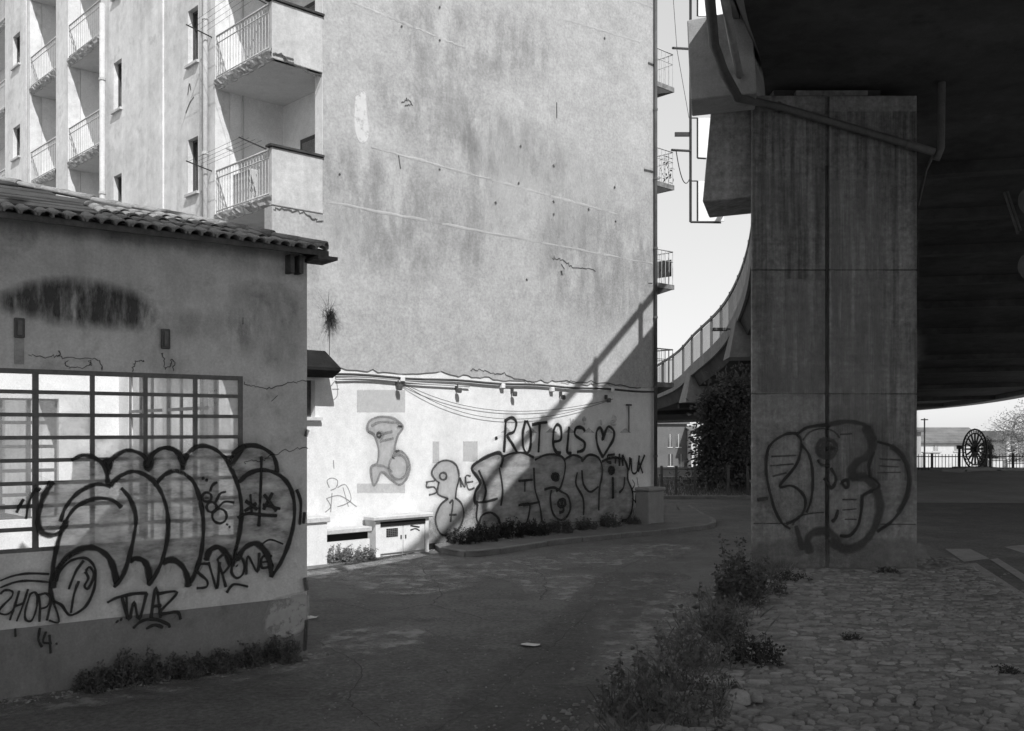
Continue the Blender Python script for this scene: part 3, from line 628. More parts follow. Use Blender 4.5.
graf('graffiti', LW, apt, [('spray_black', [[(365, 88), (362, 150), (358, 222)], [(360, 90), (390, 75), (410, 95), (400, 135), (372, 150), (395, 190), (415, 226)], [(450, 88), (438, 140), (440, 200), (455, 226), (470, 200), (471, 130), (455, 88)], [(478, 105), (510, 98), (542, 95)], [(510, 100), (508, 160), (505, 222)],
    [(570, 178), (600, 168), (600, 120), (585, 105), (570, 130), (568, 190), (580, 220), (600, 225)], [(635, 115), (630, 180), (628, 222), (645, 226)], [(703, 132), (690, 118), (665, 120), (662, 150), (700, 180), (697, 212), (670, 222)], [(323, 158), (326, 168)],
    [(778, 242), (757, 195), (752, 140), (768, 118), (780, 150), (776, 172)], [(780, 168), (800, 115), (825, 130), (825, 165), (800, 210), (778, 246)]], 2.7, o3),
    ('spray_black', [[(800, 236), (830, 232)], [(800, 236), (798, 262), (815, 268)], [(850, 230), (850, 280)], [(865, 280), (865, 235), (890, 300), (895, 245)], [(900, 250), (905, 308), (925, 305), (935, 238)], [(930, 305), (958, 235)], [(932, 260), (950, 312)], [(835, 240), (832, 270)]], 2.0, o3),
    ('spray_soft', [[(25, 350), (62, 345)], [(30, 352), (28, 372), (60, 372), (68, 395), (38, 405)], [(170, 332), (175, 372)], [(170, 332), (190, 372), (192, 328)], [(215, 325), (195, 326), (205, 380), (232, 375)], [(200, 352), (226, 348)]], 1.7, o3),
    ('spray_soft', [[(905, 340), (915, 360), (905, 380)], [(925, 330), (930, 365)], [(910, 390), (935, 395)], [(920, 400), (918, 440)], [(905, 420), (930, 445)], [(930, 370), (945, 380)]], 1.1, o3),
    ('spray_soft', [[(80, 352), (60, 335), (50, 305), (80, 266), (120, 258), (155, 280), (166, 332), (155, 380), (151, 420)], [(120, 420), (85, 450), (65, 510), (85, 568), (120, 576), (165, 550), (186, 490), (176, 442), (150, 418)], circ(98, 325, 15, 9), [(80, 350), (75, 400), (118, 420)], [(125, 440), (140, 430), (132, 500), (130, 520)], [(125, 490), (155, 490)]], 2.0, o3),
    ('spray_black', [[(345, 285), (352, 245), (330, 225), (260, 255), (220, 290), (245, 330), (256, 355), (236, 390), (232, 430), (245, 440)]], 3.0, o3),
    ('spray_black', [[(350, 242), (390, 228), (440, 225), (485, 245)], [(490, 255), (540, 233), (590, 235), (615, 255), (618, 300), (600, 370), (580, 388)], [(615, 255), (650, 235), (685, 245), (692, 262)], [(690, 262), (720, 234), (760, 245), (776, 285), (775, 330), (765, 380), (762, 470)], [(775, 262), (820, 245), (870, 255), (886, 290), (886, 340), (906, 390), (906, 450), (890, 505), (860, 515)],
     [(485, 290), (490, 380), (510, 450), (520, 520)], [(240, 438), (290, 432), (330, 420)], [(245, 445), (240, 500), (250, 530)], [(430, 532), (455, 520), (468, 450), (440, 445), (420, 450)], [(440, 450), (510, 435)], [(250, 530), (265, 492), (300, 480), (330, 500), (342, 528)], [(670, 310), (665, 360), (695, 420), (697, 490)], [(690, 300), (697, 360), (725, 392), (760, 370)],
     [(530, 382), (570, 373), (600, 390), (630, 410), (641, 460), (622, 502), (592, 510), (565, 480), (555, 420), (560, 385)], [(250, 300), (280, 380), (270, 430)], [(338, 290), (352, 380), (345, 450)], [(822, 335), (822, 420)], [(850, 395), (868, 372), (872, 330)], [(420, 345), (480, 340)], [(447, 340), (447, 390)]], 1.9, o3),
    ('spray_black', [circ(577, 328, 14, 8), circ(577, 328, 6, 6), circ(605, 440, 16, 8), [(600, 425), (612, 470), (595, 480)], circ(817, 300, 12, 8), circ(817, 300, 5, 6), [(822, 330), (823, 418)]], 2.6, o3)])
mb = MB(); fill(mb, LW, [(150, 470), (960, 470), (965, 560), (60, 600), (50, 520)], o3, feather=14, out=.002); build('splash_stain', mb, 'wash_dirt', apt)
# small dark canopy beside the shed
cp = thing('tiled_canopy', 'small dark tiled canopy on the white wall beside the low shed', 'canopy', BL.pt(BL.loc(300)[0], 3.6))
ca0, ca1 = BL.loc(285)[0], BL.loc(325)[0]; cz = BL.loc(320, 368)[1]
m = MB(); m.prism([BL.pt(ca0, cz + .38, -.02), BL.pt(ca0, cz - .05, -.02), BL.pt(ca0, cz - .22, .30), BL.pt(ca0, cz - .08, .60), BL.pt(ca0, cz - .02, .60)], BL.a * (ca1 - ca0)); build('canopy_body', m, 'canopy_black', cp, fixn=True)

# ------------------------------------------------------------------ meter cabinet, plinths and planter at the gable foot
gp = g(401, 557); OUTN = -V
def foot(px0, px1, yb): 
    a0, a1 = BL.loc(px0)[0], BL.loc(px1)[0]; return a0, a1
def wallpos(px, py):                                         # ground point -> (along gable, distance out)
    p = g(px, py) - C0; return p.dot(U), p.dot(-V)
a0, o_a = wallpos(374, 558); a1, o_b = wallpos(429, 551); oc = (o_a + o_b) / 2
FC = Plane(C0 + OUTN * oc, U, -V); zt = FC.loc(400, 519)[1]; a0 = FC.loc(375)[0]; a1 = FC.loc(428)[0]
cab = thing('meter_cabinet', 'pale masonry meter cabinet with two metal doors at the gable foot', 'cabinet', FC.pt((a0 + a1) / 2, 0))
m = MB(); pbox(m, FC, a0, a1, -.05, zt, -oc - .02, -.03); build('housing', m, 'white_plaster', cab)
m = MB()
for q in ((a0, a0 + .12, 0, zt), (a1 - .1, a1, 0, zt), (a0 + .12, a1 - .1, zt - .13, zt)): pbox(m, FC, *q, -.028, .03)
build('door_surround', m, 'white_plaster', cab)
m = MB(); pbox(m, FC, a0 + .121, a1 - .101, zt - .129, zt - .03, .031, .036); build('shade_strip', m, 'near_black', cab)  # near-black strip stands in for the shade under the cap
m = MB(); pbox(m, FC, a0 - .1, a1 + .08, zt + .003, zt + .1, -oc + .04, .12); build('cap', m, 'cap_stone', cab, bevel=.02)
md = (a0 + a1) / 2 + .02
for i, (q0, q1) in enumerate(((a0 + .13, md - .008), (md + .008, a1 - .11))):
    m = MB(); pbox(m, FC, q0, q1, .06, zt - .14, -.02, .012); d = build('door', m, 'metal_door', cab, bevel=.004)
    m = MB(); pbox(m, FC, (q1 - .07) if i == 0 else (q0 + .04), (q1 - .04) if i == 0 else (q0 + .07), zt * .45, zt * .55, .013, .03); build('handle', m, 'lamp_body', d)
    if i == 0:
        m = MB(); w0, w1 = q0 + .16, q1 - .14; pbox(m, FC, w0, w1, zt * .52, zt * .76, .013, .016); vt = build('vent', m, 'near_black', d)
        m = MB()
        for k in range(1, 5): zz = zt * .52 + zt * .24 * k / 5; pbox(m, FC, w0, w1, zz - .006, zz + .006, .0165, .022)
        for k in range(1, 6): aa = w0 + (w1 - w0) * k / 6; pbox(m, FC, aa - .005, aa + .005, zt * .52, zt * .76, .0225, .026)
        build('grille', m, 'steel_frame', d)
    else:
        m = MB(); strokes(m, FC, [[(410, 525.5), (419, 527)], [(410, 530), (415, 528.5), (419, 530.5)]], 1.2, out=.018); build('graffiti', m, 'spray_black', d)
a0, o_a = wallpos(309, 566); FP = Plane(C0 + OUTN * o_a, U, -V); p0, p1 = FP.loc(296)[0], FP.loc(327)[0]; zt = FP.loc(318, 523)[1]
pl = thing('plinth_block', 'white plastered plinth block with stone cap half hidden by the shed corner', 'plinth', FP.pt(p1 - .3, 0))
m = MB(); pbox(m, FP, p0, p1, -.05, zt, -o_a, 0); build('block', m, 'white_plaster', pl)
m = MB(); pbox(m, FP, p0, p1 + .05, zt + .003, zt + .12, -o_a + .035, .05); build('cap', m, 'cap_stone', pl, bevel=.015)
FQ = Plane(C0 + OUTN * (o_a - .12), U, -V); q0, q1 = p1 + .056, FQ.loc(371)[0]; fq0, fq1 = q0, q1; zq = FQ.loc(350, 531)[1]
bn = thing('planter_bench', 'low white ledge with dark slot between plinth block and meter cabinet', 'ledge', FQ.pt((q0 + q1) / 2, 0))
m = MB(); pbox(m, FQ, q0, q1, zq - .04, zq + .06, -o_a + .16, .05); build('ledge', m, 'cap_stone', bn, bevel=.012)
m = MB(); pbox(m, FQ, q0, q1, zq - .2, zq - .045, -.25, -.12); build('slot', m, 'near_black', bn)  # near-black block set back beneath the ledge
m = MB(); pbox(m, FQ, q0, q1, -.05, zq - .205, -.4, -.05); build('base', m, 'white_plaster', bn)
# concrete stub at the far corner
a_, o_b = wallpos(650, 528); FS = Plane(C0 + OUTN * o_b, U, -V); s0, s1 = FS.loc(649)[0], FS.loc(664)[0]; zt = FS.loc(656, 491)[1]
st = thing('corner_plinth', 'short grey concrete plinth at the far foot of the gable wall', 'plinth', FS.pt((s0 + s1) / 2, .12))
m = MB(); pbox(m, FS, s0, s1, .1, zt, -.55, 0); build('shaft', m, 'concrete_pale', st, bevel=.02)
m = MB(); pbox(m, FS, s0 - .04, s1 + .04, zt + .003, zt + .1, -.59, .04); build('cap', m, 'concrete_pale', st, bevel=.02)

# ------------------------------------------------------------------ low shed with the steel window
L0 = g(307, 654); L1 = g(0, 700); W = (L1 - L0).normalized(); Nn = Vector((-W.y, W.x, 0)); Nn = Nn if Nn.y < 0 else -Nn
LO = Plane(L0, W, Nn); LEN = 13.; zE = LO.loc(300, 264)[1] + .06
shed = thing('workshop_shed', 'low plastered workshop with tiled roof and large graffitied steel window', 'building', L0)
wx0 = LO.loc(243)[0]; wcols_px = [243, 196, 146, 93, 36]; wcols = [LO.loc(x)[0] for x in wcols_px]; dw = wcols[-1] - wcols[-2]
wcols += [wcols[-1] + dw * 1.05, wcols[-1] + dw * 2.1]
wzt = LO.loc(120, 372)[1]; wzb = LO.loc(120, 546)[1]; zskirt = LO.loc(150, 613.5)[1]
zW = zE + .02 + .31 * .34 - .004
mb = MB(); holed(mb, LO, 0, LEN, zskirt, zW, [(wcols[0], wcols[-1], wzb, wzt)], .3); build('front_wall', mb, 'shed_plaster', shed)
mb = MB(); holed(mb, LO, 0, LEN, -.1, zskirt - .0, [], .3, .012); build('skirting', mb, 'shed_skirt', shed)
mb = MB()
# right side wall with window openings towards the yard
SI = Plane(L0, Nn * -1, -W); holed(mb, SI, .3, 7.5, -.1, 4.2, [(.36, 2.7, .9, 4.0), (2.9, 4.8, .9, 3.8), (5.0, 6.9, .9, 3.8)], .08, -.1); build('side_wall', mb, 'inner_white', shed)
for (x0, x1) in ((.36, 2.7), (2.9, 4.8), (5.0, 6.9)):
    m = MB(); zt_ = 4.0 if x0 < 1 else 3.8
    for k in range(4): xx = x0 + (x1 - x0) * k / 3; pbox(m, SI, xx - .025, xx + .025, .9, zt_, -.17, -.13)
    for k in range(5): zz = .9 + (zt_ - .9) * k / 4; pbox(m, SI, x0, x1, zz - .025, zz + .025, -.175, -.131)
    build('inner_window', m, 'steel_frame', shed)
mb = MB(); holed(mb, LO, 0, LEN, -.1, 4.3, [(1.2, 3.0, 1.2, 3.3), (4.0, 5.8, 1.2, 3.3), (7.4, 8.4, 0, 2.4)], .25, -7.5); build('back_wall', mb, 'inner_white', shed)
for (x0, x1) in ((1.2, 3.0), (4.0, 5.8)):
    m = MB()
    for k in range(5): xx = x0 + (x1 - x0) * k / 4; pbox(m, LO, xx - .03, xx + .03, 1.2, 3.3, -7.7, -7.65)
    for k in range(6): zz = 1.2 + 2.1 * k / 5; pbox(m, LO, x0, x1, zz - .03, zz + .03, -7.705, -7.651)
    build('inner_window', m, 'steel_frame', shed)
mb = MB(); pbox(mb, LO, .3, LEN, .01, .03, -7.4, -.3); build('inner_floor', mb, 'inner_floor', shed)
for k, x in enumerate((4.4, 9.)):
    m = MB(); pbox(m, LO, x, x + .28, .03, 4.6 + .3, -2.8, -2.52); build('inner_post', m, 'inner_white', shed)
m = MB(); pbox(m, LO, .3, LEN, 4.95, 5.2, -2.75, -2.55); build('ridge_beam', m, 'timber', shed)
m = MB(); pbox(m, LO, LEN - .3, LEN, -.1, 4.9, -7.5, -.3); build('side_wall', m, 'inner_white', shed)
# roof: boarded slope, tile rows, hip
sl_ = .31; ev = .34; rz = lambda b: zE + .02 + sl_ * (b + ev)          # roof underside height at depth b behind the wall face
RB = 2.5; HA = -.09
roofm = MB(); c = [(HA, -ev), (LEN, -ev), (LEN, RB), (HA + ev + RB, RB)]
for th, fl in ((0, 1), (.06, 0)):
    roofm.add([LO.pt(a, rz(b) + th, -b) for a, b in c], [(0, 1, 2, 3) if fl else (3, 2, 1, 0)])
roofm.add([LO.pt(a, rz(b) + t, -b) for t in (0, .06) for a, b in c], [(i, (i + 1) % 4, 4 + (i + 1) % 4, 4 + i) for i in range(4)])
roof = build('roof', roofm, 'board_dark', shed)
m = MB(); m.add([LO.pt(a, rz(min(b, RB)) - .01, -b) for a, b in ((HA, -ev), (HA + ev + RB, RB))] + [LO.pt(HA, rz(-ev) - .01, -2 * RB - ev)], [(0, 1, 2), (2, 1, 0)]); build('hip_face', m, 'tile_dark', roof)
for k in range(7):                                                        # long dark boards over the upper slope
    b0 = .22 + k * .32; j = R.uniform(-.03, .03); a_s = HA + ev + b0 + .3 + R.uniform(0, .4); m = MB()
    z0 = rz(b0) + .065 + .012 * (k % 2); m.add([], []); m.obox(LO.pt(a_s, z0, -b0), LO.a * (LEN - a_s), -LO.n * .31 + Vector((0, 0, .31 * sl_)), (0, 0, .028)); build('roof_board', m, 'board_dark', roof)
m = MB(); pbox(m, LO, HA - .02, LEN, rz(-ev) - .015, rz(-ev) + .045, ev, ev + .03); build('fascia_board', m, 'timber', roof)
m = MB(); pbox(m, LO, HA - .14, HA + .12, rz(-ev) - .055, rz(-ev) - .015, ev - .4, ev + .03); build('eave_beam', m, 'timber', roof)
for a in (LO.loc(287)[0], LO.loc(296)[0]): m = MB(); pbox(m, LO, a - .025, a + .025, zE - .2, zE + .02, .003, .16); build('eave_bracket', m, 'timber', roof)
def tile_mesh(name, L=.4, r0=.078, r1=.064, seg=7):
    m = MB(); vs = []; fs = []
    for i, (y, r) in enumerate(((0, r0), (L, r1))):
        for t in (0, .018):
            for k in range(seg + 1): q = math.pi * k / seg; vs.append(((r - t) * math.cos(q), y, (r - t) * math.sin(q) * .85))
    n = seg + 1
    for k in range(seg): fs += [(k, k + 1, 2 * n + k + 1, 2 * n + k), (n + k, 3 * n + k, 3 * n + k + 1, n + k + 1), (k, n + k, n + k + 1, k + 1)]
    fs += [(0, 2 * n, 3 * n, n), (seg, n + seg, 3 * n + seg, 2 * n + seg)]
    m.add(vs, fs); return m
tA = mesh_of('tile', tile_mesh('t'), 'tile', smooth=True); tB = mesh_of('tile', tile_mesh('t'), 'tile_dark', smooth=True)
ang = math.atan2(-Nn.y, -Nn.x) - math.pi / 2                              # tile's long axis up the slope
a = HA + .1; nt_ = 0; rr = random.Random(11)
while a < 8.6:
    rows = 1 if a > 2.4 else 4
    for k in range(rows):
        b = -ev - .09 + k * .34
        if b > a - HA - ev - .1: continue
        if rr.random() < .06 and k: continue
        dirt_or_shade = a > 5.6 and rr.random() < .75  # dark tile copies towards the left end stand in for shade
        o = inst('tile', tB if dirt_or_shade else tA, roof, LO.pt(a + rr.uniform(-.015, .015), rz(b) + .062 + k * .01, -b), (math.atan(sl_) + rr.uniform(-.04, .04), rr.uniform(-.06, .06), ang + rr.uniform(-.05, .05))); o.rotation_mode = 'XYZ'
    a += .152
hip0 = Vector((HA, -ev)); hl = math.hypot(ev + RB, ev + RB); nh = int(hl / .33)
hd = (-Nn + W).normalized(); hang = math.atan2(hd.y, hd.x) - math.pi / 2
for k in range(nh + 1):
    b = -ev + (ev + RB) * k / nh; inst('hip_tile', tA, roof, LO.pt(HA + ev + b, rz(b) + .085 + rr.uniform(-.012, .012), -b), (math.atan(sl_ * .707), rr.uniform(-.1, .1), hang + rr.uniform(-.06, .06)), 1.15)
for k in range(16): inst('ridge_tile', tB, roof, LO.pt(HA + ev + RB + k * .4, rz(RB) + .06, -RB), (0, 0, math.atan2(W.y, W.x) - math.pi / 2), 1.1)
# steel window: frame bars and panes one by one
nrow = 8; zr_ = [wzb + (wzt - wzb) * k / nrow for k in range(nrow + 1)]
win = MB(); t = .035
for q in ((wcols[0], wcols[0] + .05, wzb, wzt), (wcols[-1] - .05, wcols[-1], wzb, wzt)): pbox(win, LO, *q, -.06, -.004)
for q in ((wcols[0] + .05, wcols[-1] - .05, wzt - .05, wzt), (wcols[0] + .05, wcols[-1] - .05, wzb, wzb + .04)): pbox(win, LO, *q, -.06, -.004)
window = build('window', win, 'steel_frame', shed)
for k, x in enumerate(wcols[1:-1]): m = MB(); hw = .028 if k == 3 else .021; pbox(m, LO, x - hw, x + hw, wzb + .04, wzt - .05, -.055, -.006); build('mullion', m, 'steel_frame', window)
for z in zr_[1:-1]: m = MB(); pbox(m, LO, wcols[0] + .05, wcols[-1] - .05, z - .02, z + .02, -.05, -.002); build('glazing_bar', m, 'steel_frame', window)
rr = random.Random(5)
for i in range(len(wcols) - 1):
    x0, x1 = wcols[i] + .02, wcols[i + 1] - .02
    for j in range(nrow):
        z0, z1 = zr_[j] + .012, zr_[j + 1] - .012
        mt = rr.choices(['pane_clear', 'pane_dirty', 'pane_frosted'], [5, 5, 2])[0]
        if (i, j) in ((4, 3), (4, 2)): mt = 'pane_dark'
        m = MB(); tl = rr.uniform(-.006, .006); m.add([LO.pt(x0, z0, -.03), LO.pt(x1, z0, -.03 + tl), LO.pt(x1, z1, -.03), LO.pt(x0, z1, -.03 - tl)], [(0, 1, 2, 3)]); build('pane', m, mt, window)
# rusty brackets, cracks, stains
for px, y0, y1 in ((19, 318, 338), (165, 329, 349)):
    a, zt, _ = LO.loc(px, y0); zb = LO.loc(px, y1)[1]; m = MB(); pbox(m, LO, a - .05, a + .05, zb, zt, .003, .035); br = build('rusty_bracket', m, 'rust', shed, bevel=.008)
    m = MB(); pbox(m, LO, a - .02, a + .02, zb + .03, zt - .03, .036, .06); build('bolt_plate', m, 'steel_frame', br)
a, zt, _ = LO.loc(19, 338); zb = LO.loc(19, 364)[1]; m = MB(); pbox(m, LO, a - .045, a + .045, zb, zt - .005, .002, .012); build('rust_run', m, 'bare_render', shed)
mb = MB(); 
fill(mb, LO, [(8, 300), (30, 291), (60, 287), (100, 290), (128, 300), (146, 308), (142, 319), (110, 320), (60, 316), (30, 308), (10, 306)], feather=13); build('mould_stain', mb, 'stain', shed)
mb = MB()
for q in [[(-5, 196), (120, 214), (300, 262), (300, 272), (120, 240), (-5, 232)], [(160, 318), (240, 322), (235, 334), (170, 330)], [(240, 290), (250, 300), (248, 345), (240, 340)], [(0, 650), (40, 640), (60, 690), (0, 695)], [(262, 300), (285, 290), (300, 330), (290, 360), (265, 350)], [(140, 360), (150, 335), (165, 350), (175, 372)]]: mb = MB(); fill(mb, LO, q, feather=14, out=.014 if q[0][1] > 600 else .002); build('damp_stain', mb, 'stain_soft', shed)  # first outline is a darker band along the wall below the eave
stroke_parts('crack', LO, [[(28, 355), (55, 357), (60, 352), (62, 358), (95, 359), (102, 368)], [(132, 372), (135, 362), (143, 361)], [(162, 352), (166, 368), (172, 360), (174, 372)], [(244, 383), (262, 388), (285, 384), (306, 381)], [(245, 462), (262, 460), (280, 452), (307, 448)], [(272, 402), (278, 395)], [(243, 318), (244, 324)], [(66, 360), (68, 367), (90, 366), (90, 361)]], .8, (0, 0, 1), 'crack', shed)
mb = MB(); fill(mb, LO, [(272, 604), (300, 597), (305, 600), (303, 625), (288, 634), (276, 633), (266, 628)], feather=6, out=.016); build('bare_patch', mb, 'chip_pale', shed)
stroke_parts('chipped_corner', LO, [[(304, 578), (306, 590)], [(306, 620), (304, 650)], [(307, 430), (305, 436)]], 3.5, (0, 0, 1), 'crack', shed, .016)
# graffiti over wall and window
oA = (0, 430, 3.176); oB = (150, 430, 3.176)
fp = [(165, 165), (140, 205), (123, 250), (125, 315), (160, 333), (200, 300), (182, 360), (170, 420), (166, 480), (190, 430), (225, 395), (270, 376), (310, 378), (345, 405), (366, 490), (395, 450), (412, 415), (455, 415), (472, 490), (505, 440), (517, 420), (546, 412), (576, 430), (597, 495), (630, 450), (654, 410), (691, 372), (716, 390), (738, 430), (760, 400), (777, 375), (811, 360), (841, 385), (861, 460), (900, 400), (930, 310), (934, 240), (901, 155), (880, 130), (861, 75), (821, 52), (781, 50), (736, 100), (711, 85), (676, 58), (636, 50), (581, 95), (551, 62), (516, 57), (476, 90), (440, 70), (400, 65), (345, 95), (300, 86), (262, 80), (232, 95), (228, 160)]
mb = MB(); fill(mb, LO, fp, oA, feather=1.5, out=.004, sub=2); build('graffiti_fill', mb, 'fill_shed', shed)
def gsh(lines, w_, org, mat_='spray_black'):
    stroke_parts('graffiti', LO, lines, w_, org, mat_, shed, .016 if w_ == 1.8 or w_ == 2.5 else .006)
gsh([[(228, 95), (262, 80), (300, 88), (325, 110), (338, 140), (342, 178)], [(340, 108), (362, 85), (400, 65), (440, 72), (466, 95), (468, 118)], [(350, 178), (375, 150), (415, 132), (450, 138), (485, 160), (512, 200), (528, 250), (533, 300), (528, 360), (512, 420), (490, 465), (470, 492)], [(466, 112), (485, 78), (516, 57), (551, 62), (575, 85), (583, 105)],
     [(192, 290), (205, 250), (235, 210), (270, 185), (310, 172), (350, 180)], [(205, 295), (230, 255), (265, 230), (310, 217), (355, 222), (385, 245)], [(385, 185), (410, 215), (428, 260), (430, 300), (420, 360), (405, 420), (385, 470), (362, 498)], [(205, 295), (185, 350), (172, 410), (163, 470), (160, 510), (168, 545)]], 3.6, oA)
gsh([[(165, 165), (140, 205), (125, 250), (122, 295), (132, 325), (160, 335), (190, 325), (206, 300), (208, 288)], [(168, 500), (172, 470), (190, 430), (225, 395), (270, 375), (310, 378), (345, 405), (362, 445), (370, 492)], [(412, 415), (430, 408), (455, 415), (470, 440), (475, 487)], [(325, 100), (345, 125), (350, 98)], [(335, 95), (345, 140)], [(462, 98), (470, 125), (480, 92)]], 5.0, oA)
gsh([[(172, 545), (195, 556), (218, 586), (245, 580), (275, 555), (298, 505), (303, 450), (290, 420), (265, 406), (225, 415), (192, 445), (178, 480)], [(265, 415), (240, 450), (218, 505)], [(250, 480), (235, 520), (225, 580)], [(272, 447), (285, 435), (298, 462), (280, 502), (268, 495), (280, 470), (270, 450)]], 2.2, oA)
gsh([[(0, 478), (40, 463), (90, 455), (155, 457)], [(0, 500), (50, 482), (100, 478), (155, 483)], [(0, 520), (15, 508), (38, 512), (35, 530), (10, 555), (-5, 578), (20, 585), (42, 570)], [(60, 510), (45, 560), (30, 603)], [(88, 505), (70, 560), (52, 606)], [(45, 560), (76, 548)], [(95, 520), (80, 570), (80, 600), (98, 605), (112, 575), (118, 535), (110, 515), (95, 520)], [(122, 520), (126, 560), (124, 608)], [(120, 525), (145, 518), (158, 535), (148, 560), (125, 567)], [(148, 604), (165, 545), (186, 608), (155, 604)], [(126, 628), (121, 655), (122, 670), (132, 688)], [(145, 640), (136, 672), (162, 676)], [(156, 650), (159, 708)], [(177, 676), (180, 680)], [(47, 630), (48, 655)]], 1.8, (0, 430.001, 3.176))
gsh([[(122, 185), (105, 200), (90, 235), (82, 282)], [(128, 185), (118, 195)], [(75, 220), (58, 245)], [(72, 222), (52, 262)]], 2.4, oA)
gsh([[(340, 547), (370, 532), (420, 520), (465, 517)], [(400, 520), (402, 598)], [(386, 532), (408, 600), (424, 545), (440, 600), (464, 518)], [(478, 595), (494, 500), (508, 595)], [(480, 560), (510, 556)], [(497, 520), (561, 515), (506, 580), (560, 577), (572, 600)], [(422, 628), (450, 605), (490, 600), (532, 616), (536, 626)], [(463, 630), (490, 618), (515, 626)], [(369, 606), (372, 609)], [(381, 600), (385, 602)]], 2.5, oA)
gsh([[(-10, 92), (10, 72), (40, 57), (75, 62), (98, 85), (106, 125)], [(103, 125), (108, 92), (128, 66), (160, 50), (200, 58), (235, 85), (255, 120), (275, 165), (287, 215), (290, 270), (283, 330), (270, 390), (262, 432)], [(250, 105), (270, 68), (305, 50), (345, 52), (385, 75), (400, 105), (403, 133)], [(15, 178), (40, 147), (75, 130), (110, 140), (140, 170), (158, 220), (168, 280), (168, 340), (160, 400), (140, 460), (118, 496)], [(283, 165), (310, 140), (350, 127), (390, 133), (425, 155), (448, 190), (458, 240), (455, 300), (440, 360), (415, 420), (385, 466)]], 3.6, oB)
gsh([[(40, 420), (70, 412), (100, 430), (116, 460), (121, 496)], [(178, 412), (190, 382), (215, 372), (240, 390), (256, 425)], [(275, 412), (300, 375), (335, 360), (365, 385), (380, 420), (385, 464)], [(95, 85), (104, 110), (115, 78)], [(245, 95), (258, 108), (290, 55)], [(262, 75), (300, 50)]], 5.0, oB)
gsh([[(350, 367), (380, 348), (422, 362)]], 1.5, oB)
gsh([[(465, 190), (478, 230), (475, 300)], [(490, 262), (487, 296)], [(353, 85), (352, 150), (345, 305)], [(278, 278), (310, 265), (360, 270), (402, 272)], [(318, 205), (322, 260)], [(300, 257), (337, 233)], [(303, 225), (340, 252)], [(360, 252), (388, 200)], [(362, 205), (400, 257)], [(358, 237), (412, 250)]], 2.7, oB)
gsh([circ(180, 213, 15, 8), [(190, 195), (198, 175), (212, 166)], circ(195, 245, 16, 8), [(208, 228), (222, 202), (240, 196)], circ(220, 273, 23, 10), [(212, 252), (235, 228), (266, 230)], [(166, 150), (169, 156)], [(176, 158), (182, 160)], [(242, 298), (246, 302)], [(250, 306), (254, 309)],
     [(185, 425), (160, 425), (145, 440), (155, 455), (180, 478), (178, 498), (148, 502)], [(185, 420), (200, 470), (212, 502), (220, 420)], [(213, 410), (228, 455), (240, 498)], [(213, 410), (240, 393), (253, 425), (230, 457)], [(265, 410), (258, 450), (275, 470), (295, 455), (298, 420), (280, 400), (265, 412)], [(305, 458), (310, 400), (340, 450), (346, 390)], [(387, 400), (357, 403), (355, 437), (392, 430)], [(356, 420), (380, 416)], [(243, 516), (265, 490), (310, 497)], [(274, 430), (276, 432)]], 2.2, oB)
mb = MB(); strokes(mb, LO, [[(52, 655), (80, 645)], [(165, 645), (190, 640)]], 3); 

# ------------------------------------------------------------------ viaduct
via = thing('viaduct', 'dark curving concrete viaduct on a massive pillar with steel railing', 'viaduct', (6.3, 20, 0))
ctl = [(-34, -16, 12.4, 9.9), (-21, -9.5, 12.3, 9.8), (-11.5, -3.2, 12.2, 9.7), (-4.9, 3.0, 12.15, 9.65), (1.3, 10.3, 12.1, 9.6), (3.56, 16.3, 12.1, 9.6), (4.83, 20, 12.05, 9.5), (7.8, 31, 11.7, 8.9), (10.6, 44, 10.95, 7.9), (11.55, 53, 9.8, 6.6), (11.6, 62, 9.0, 5.6), (11.2, 70, 8.0, 4.6), (9.2, 85, 6.9, 3.9), (3, 105, 5.8, 3.4), (-8, 125, 5.5, 3.2)]
path = smooth_line(ctl, 6); WD = 26.
fr = []
for i, p in enumerate(path):
    q0, q1 = path[max(i - 1, 0)], path[min(i + 1, len(path) - 1)]; t = Vector((q1[0] - q0[0], q1[1] - q0[1], 0)).normalized(); fr.append((Vector((p[0], p[1], 0)), Vector((t.y, -t.x, 0)), p[2], p[3], t))
def wid(y):  # unseen stretches of deck narrowed so more sky light gets beneath
    K = [(-200, 9.), (-8, 10.), (0, 13.5), (15, 13.5), (29, 18.), (44, 26.), (300, 26.)]
    for (a, wa), (b, wb) in zip(K, K[1:]):
        if a <= y <= b: return wa + (wb - wa) * (y - a) / (b - a)
def sweep(mb, prof, sub=None):                 # prof: list of (offset, base 's' soffit / 'r' rail, dz)
    n = len(prof); vs = []
    idx = range(len(fr)) if sub is None else sub
    for i in idx:
        p, nn, zr, zs, t = fr[i]
        for o, b, dz in prof:
            if o > 9: o = o - WD + wid(p.y)
            dz += .75 * max(0, min(1, (p.y - 40) / 22)) * o / WD
            q = p + nn * o; vs.append((q.x, q.y, (zs if b == 's' else zr) + dz))
    mb.add(vs, [(i * n + k, (i + 1) * n + k, (i + 1) * n + (k + 1) % n, i * n + (k + 1) % n) for i in range(len(list(idx)) - 1) for k in range(n)])
    return mb
deck = build('deck', sweep(MB(), [(.0, 's', .8), (.35, 's', 0), (WD - .35, 's', 0), (WD, 's', .8), (WD, 's', 1.25), (0.0, 's', 1.25)]), 'concrete_dark', via, fixn=True)
build('fascia', sweep(MB(), [(-.12, 's', .72), (-.004, 's', .72), (-.004, 's', 1.42), (-.12, 's', 1.42)]), 'concrete_edge', via, fixn=True)
build('fascia', sweep(MB(), [(WD + .004, 's', .72), (WD + .12, 's', .72), (WD + .12, 's', 1.42), (WD + .004, 's', 1.42)]), 'concrete_pale', via, fixn=True)
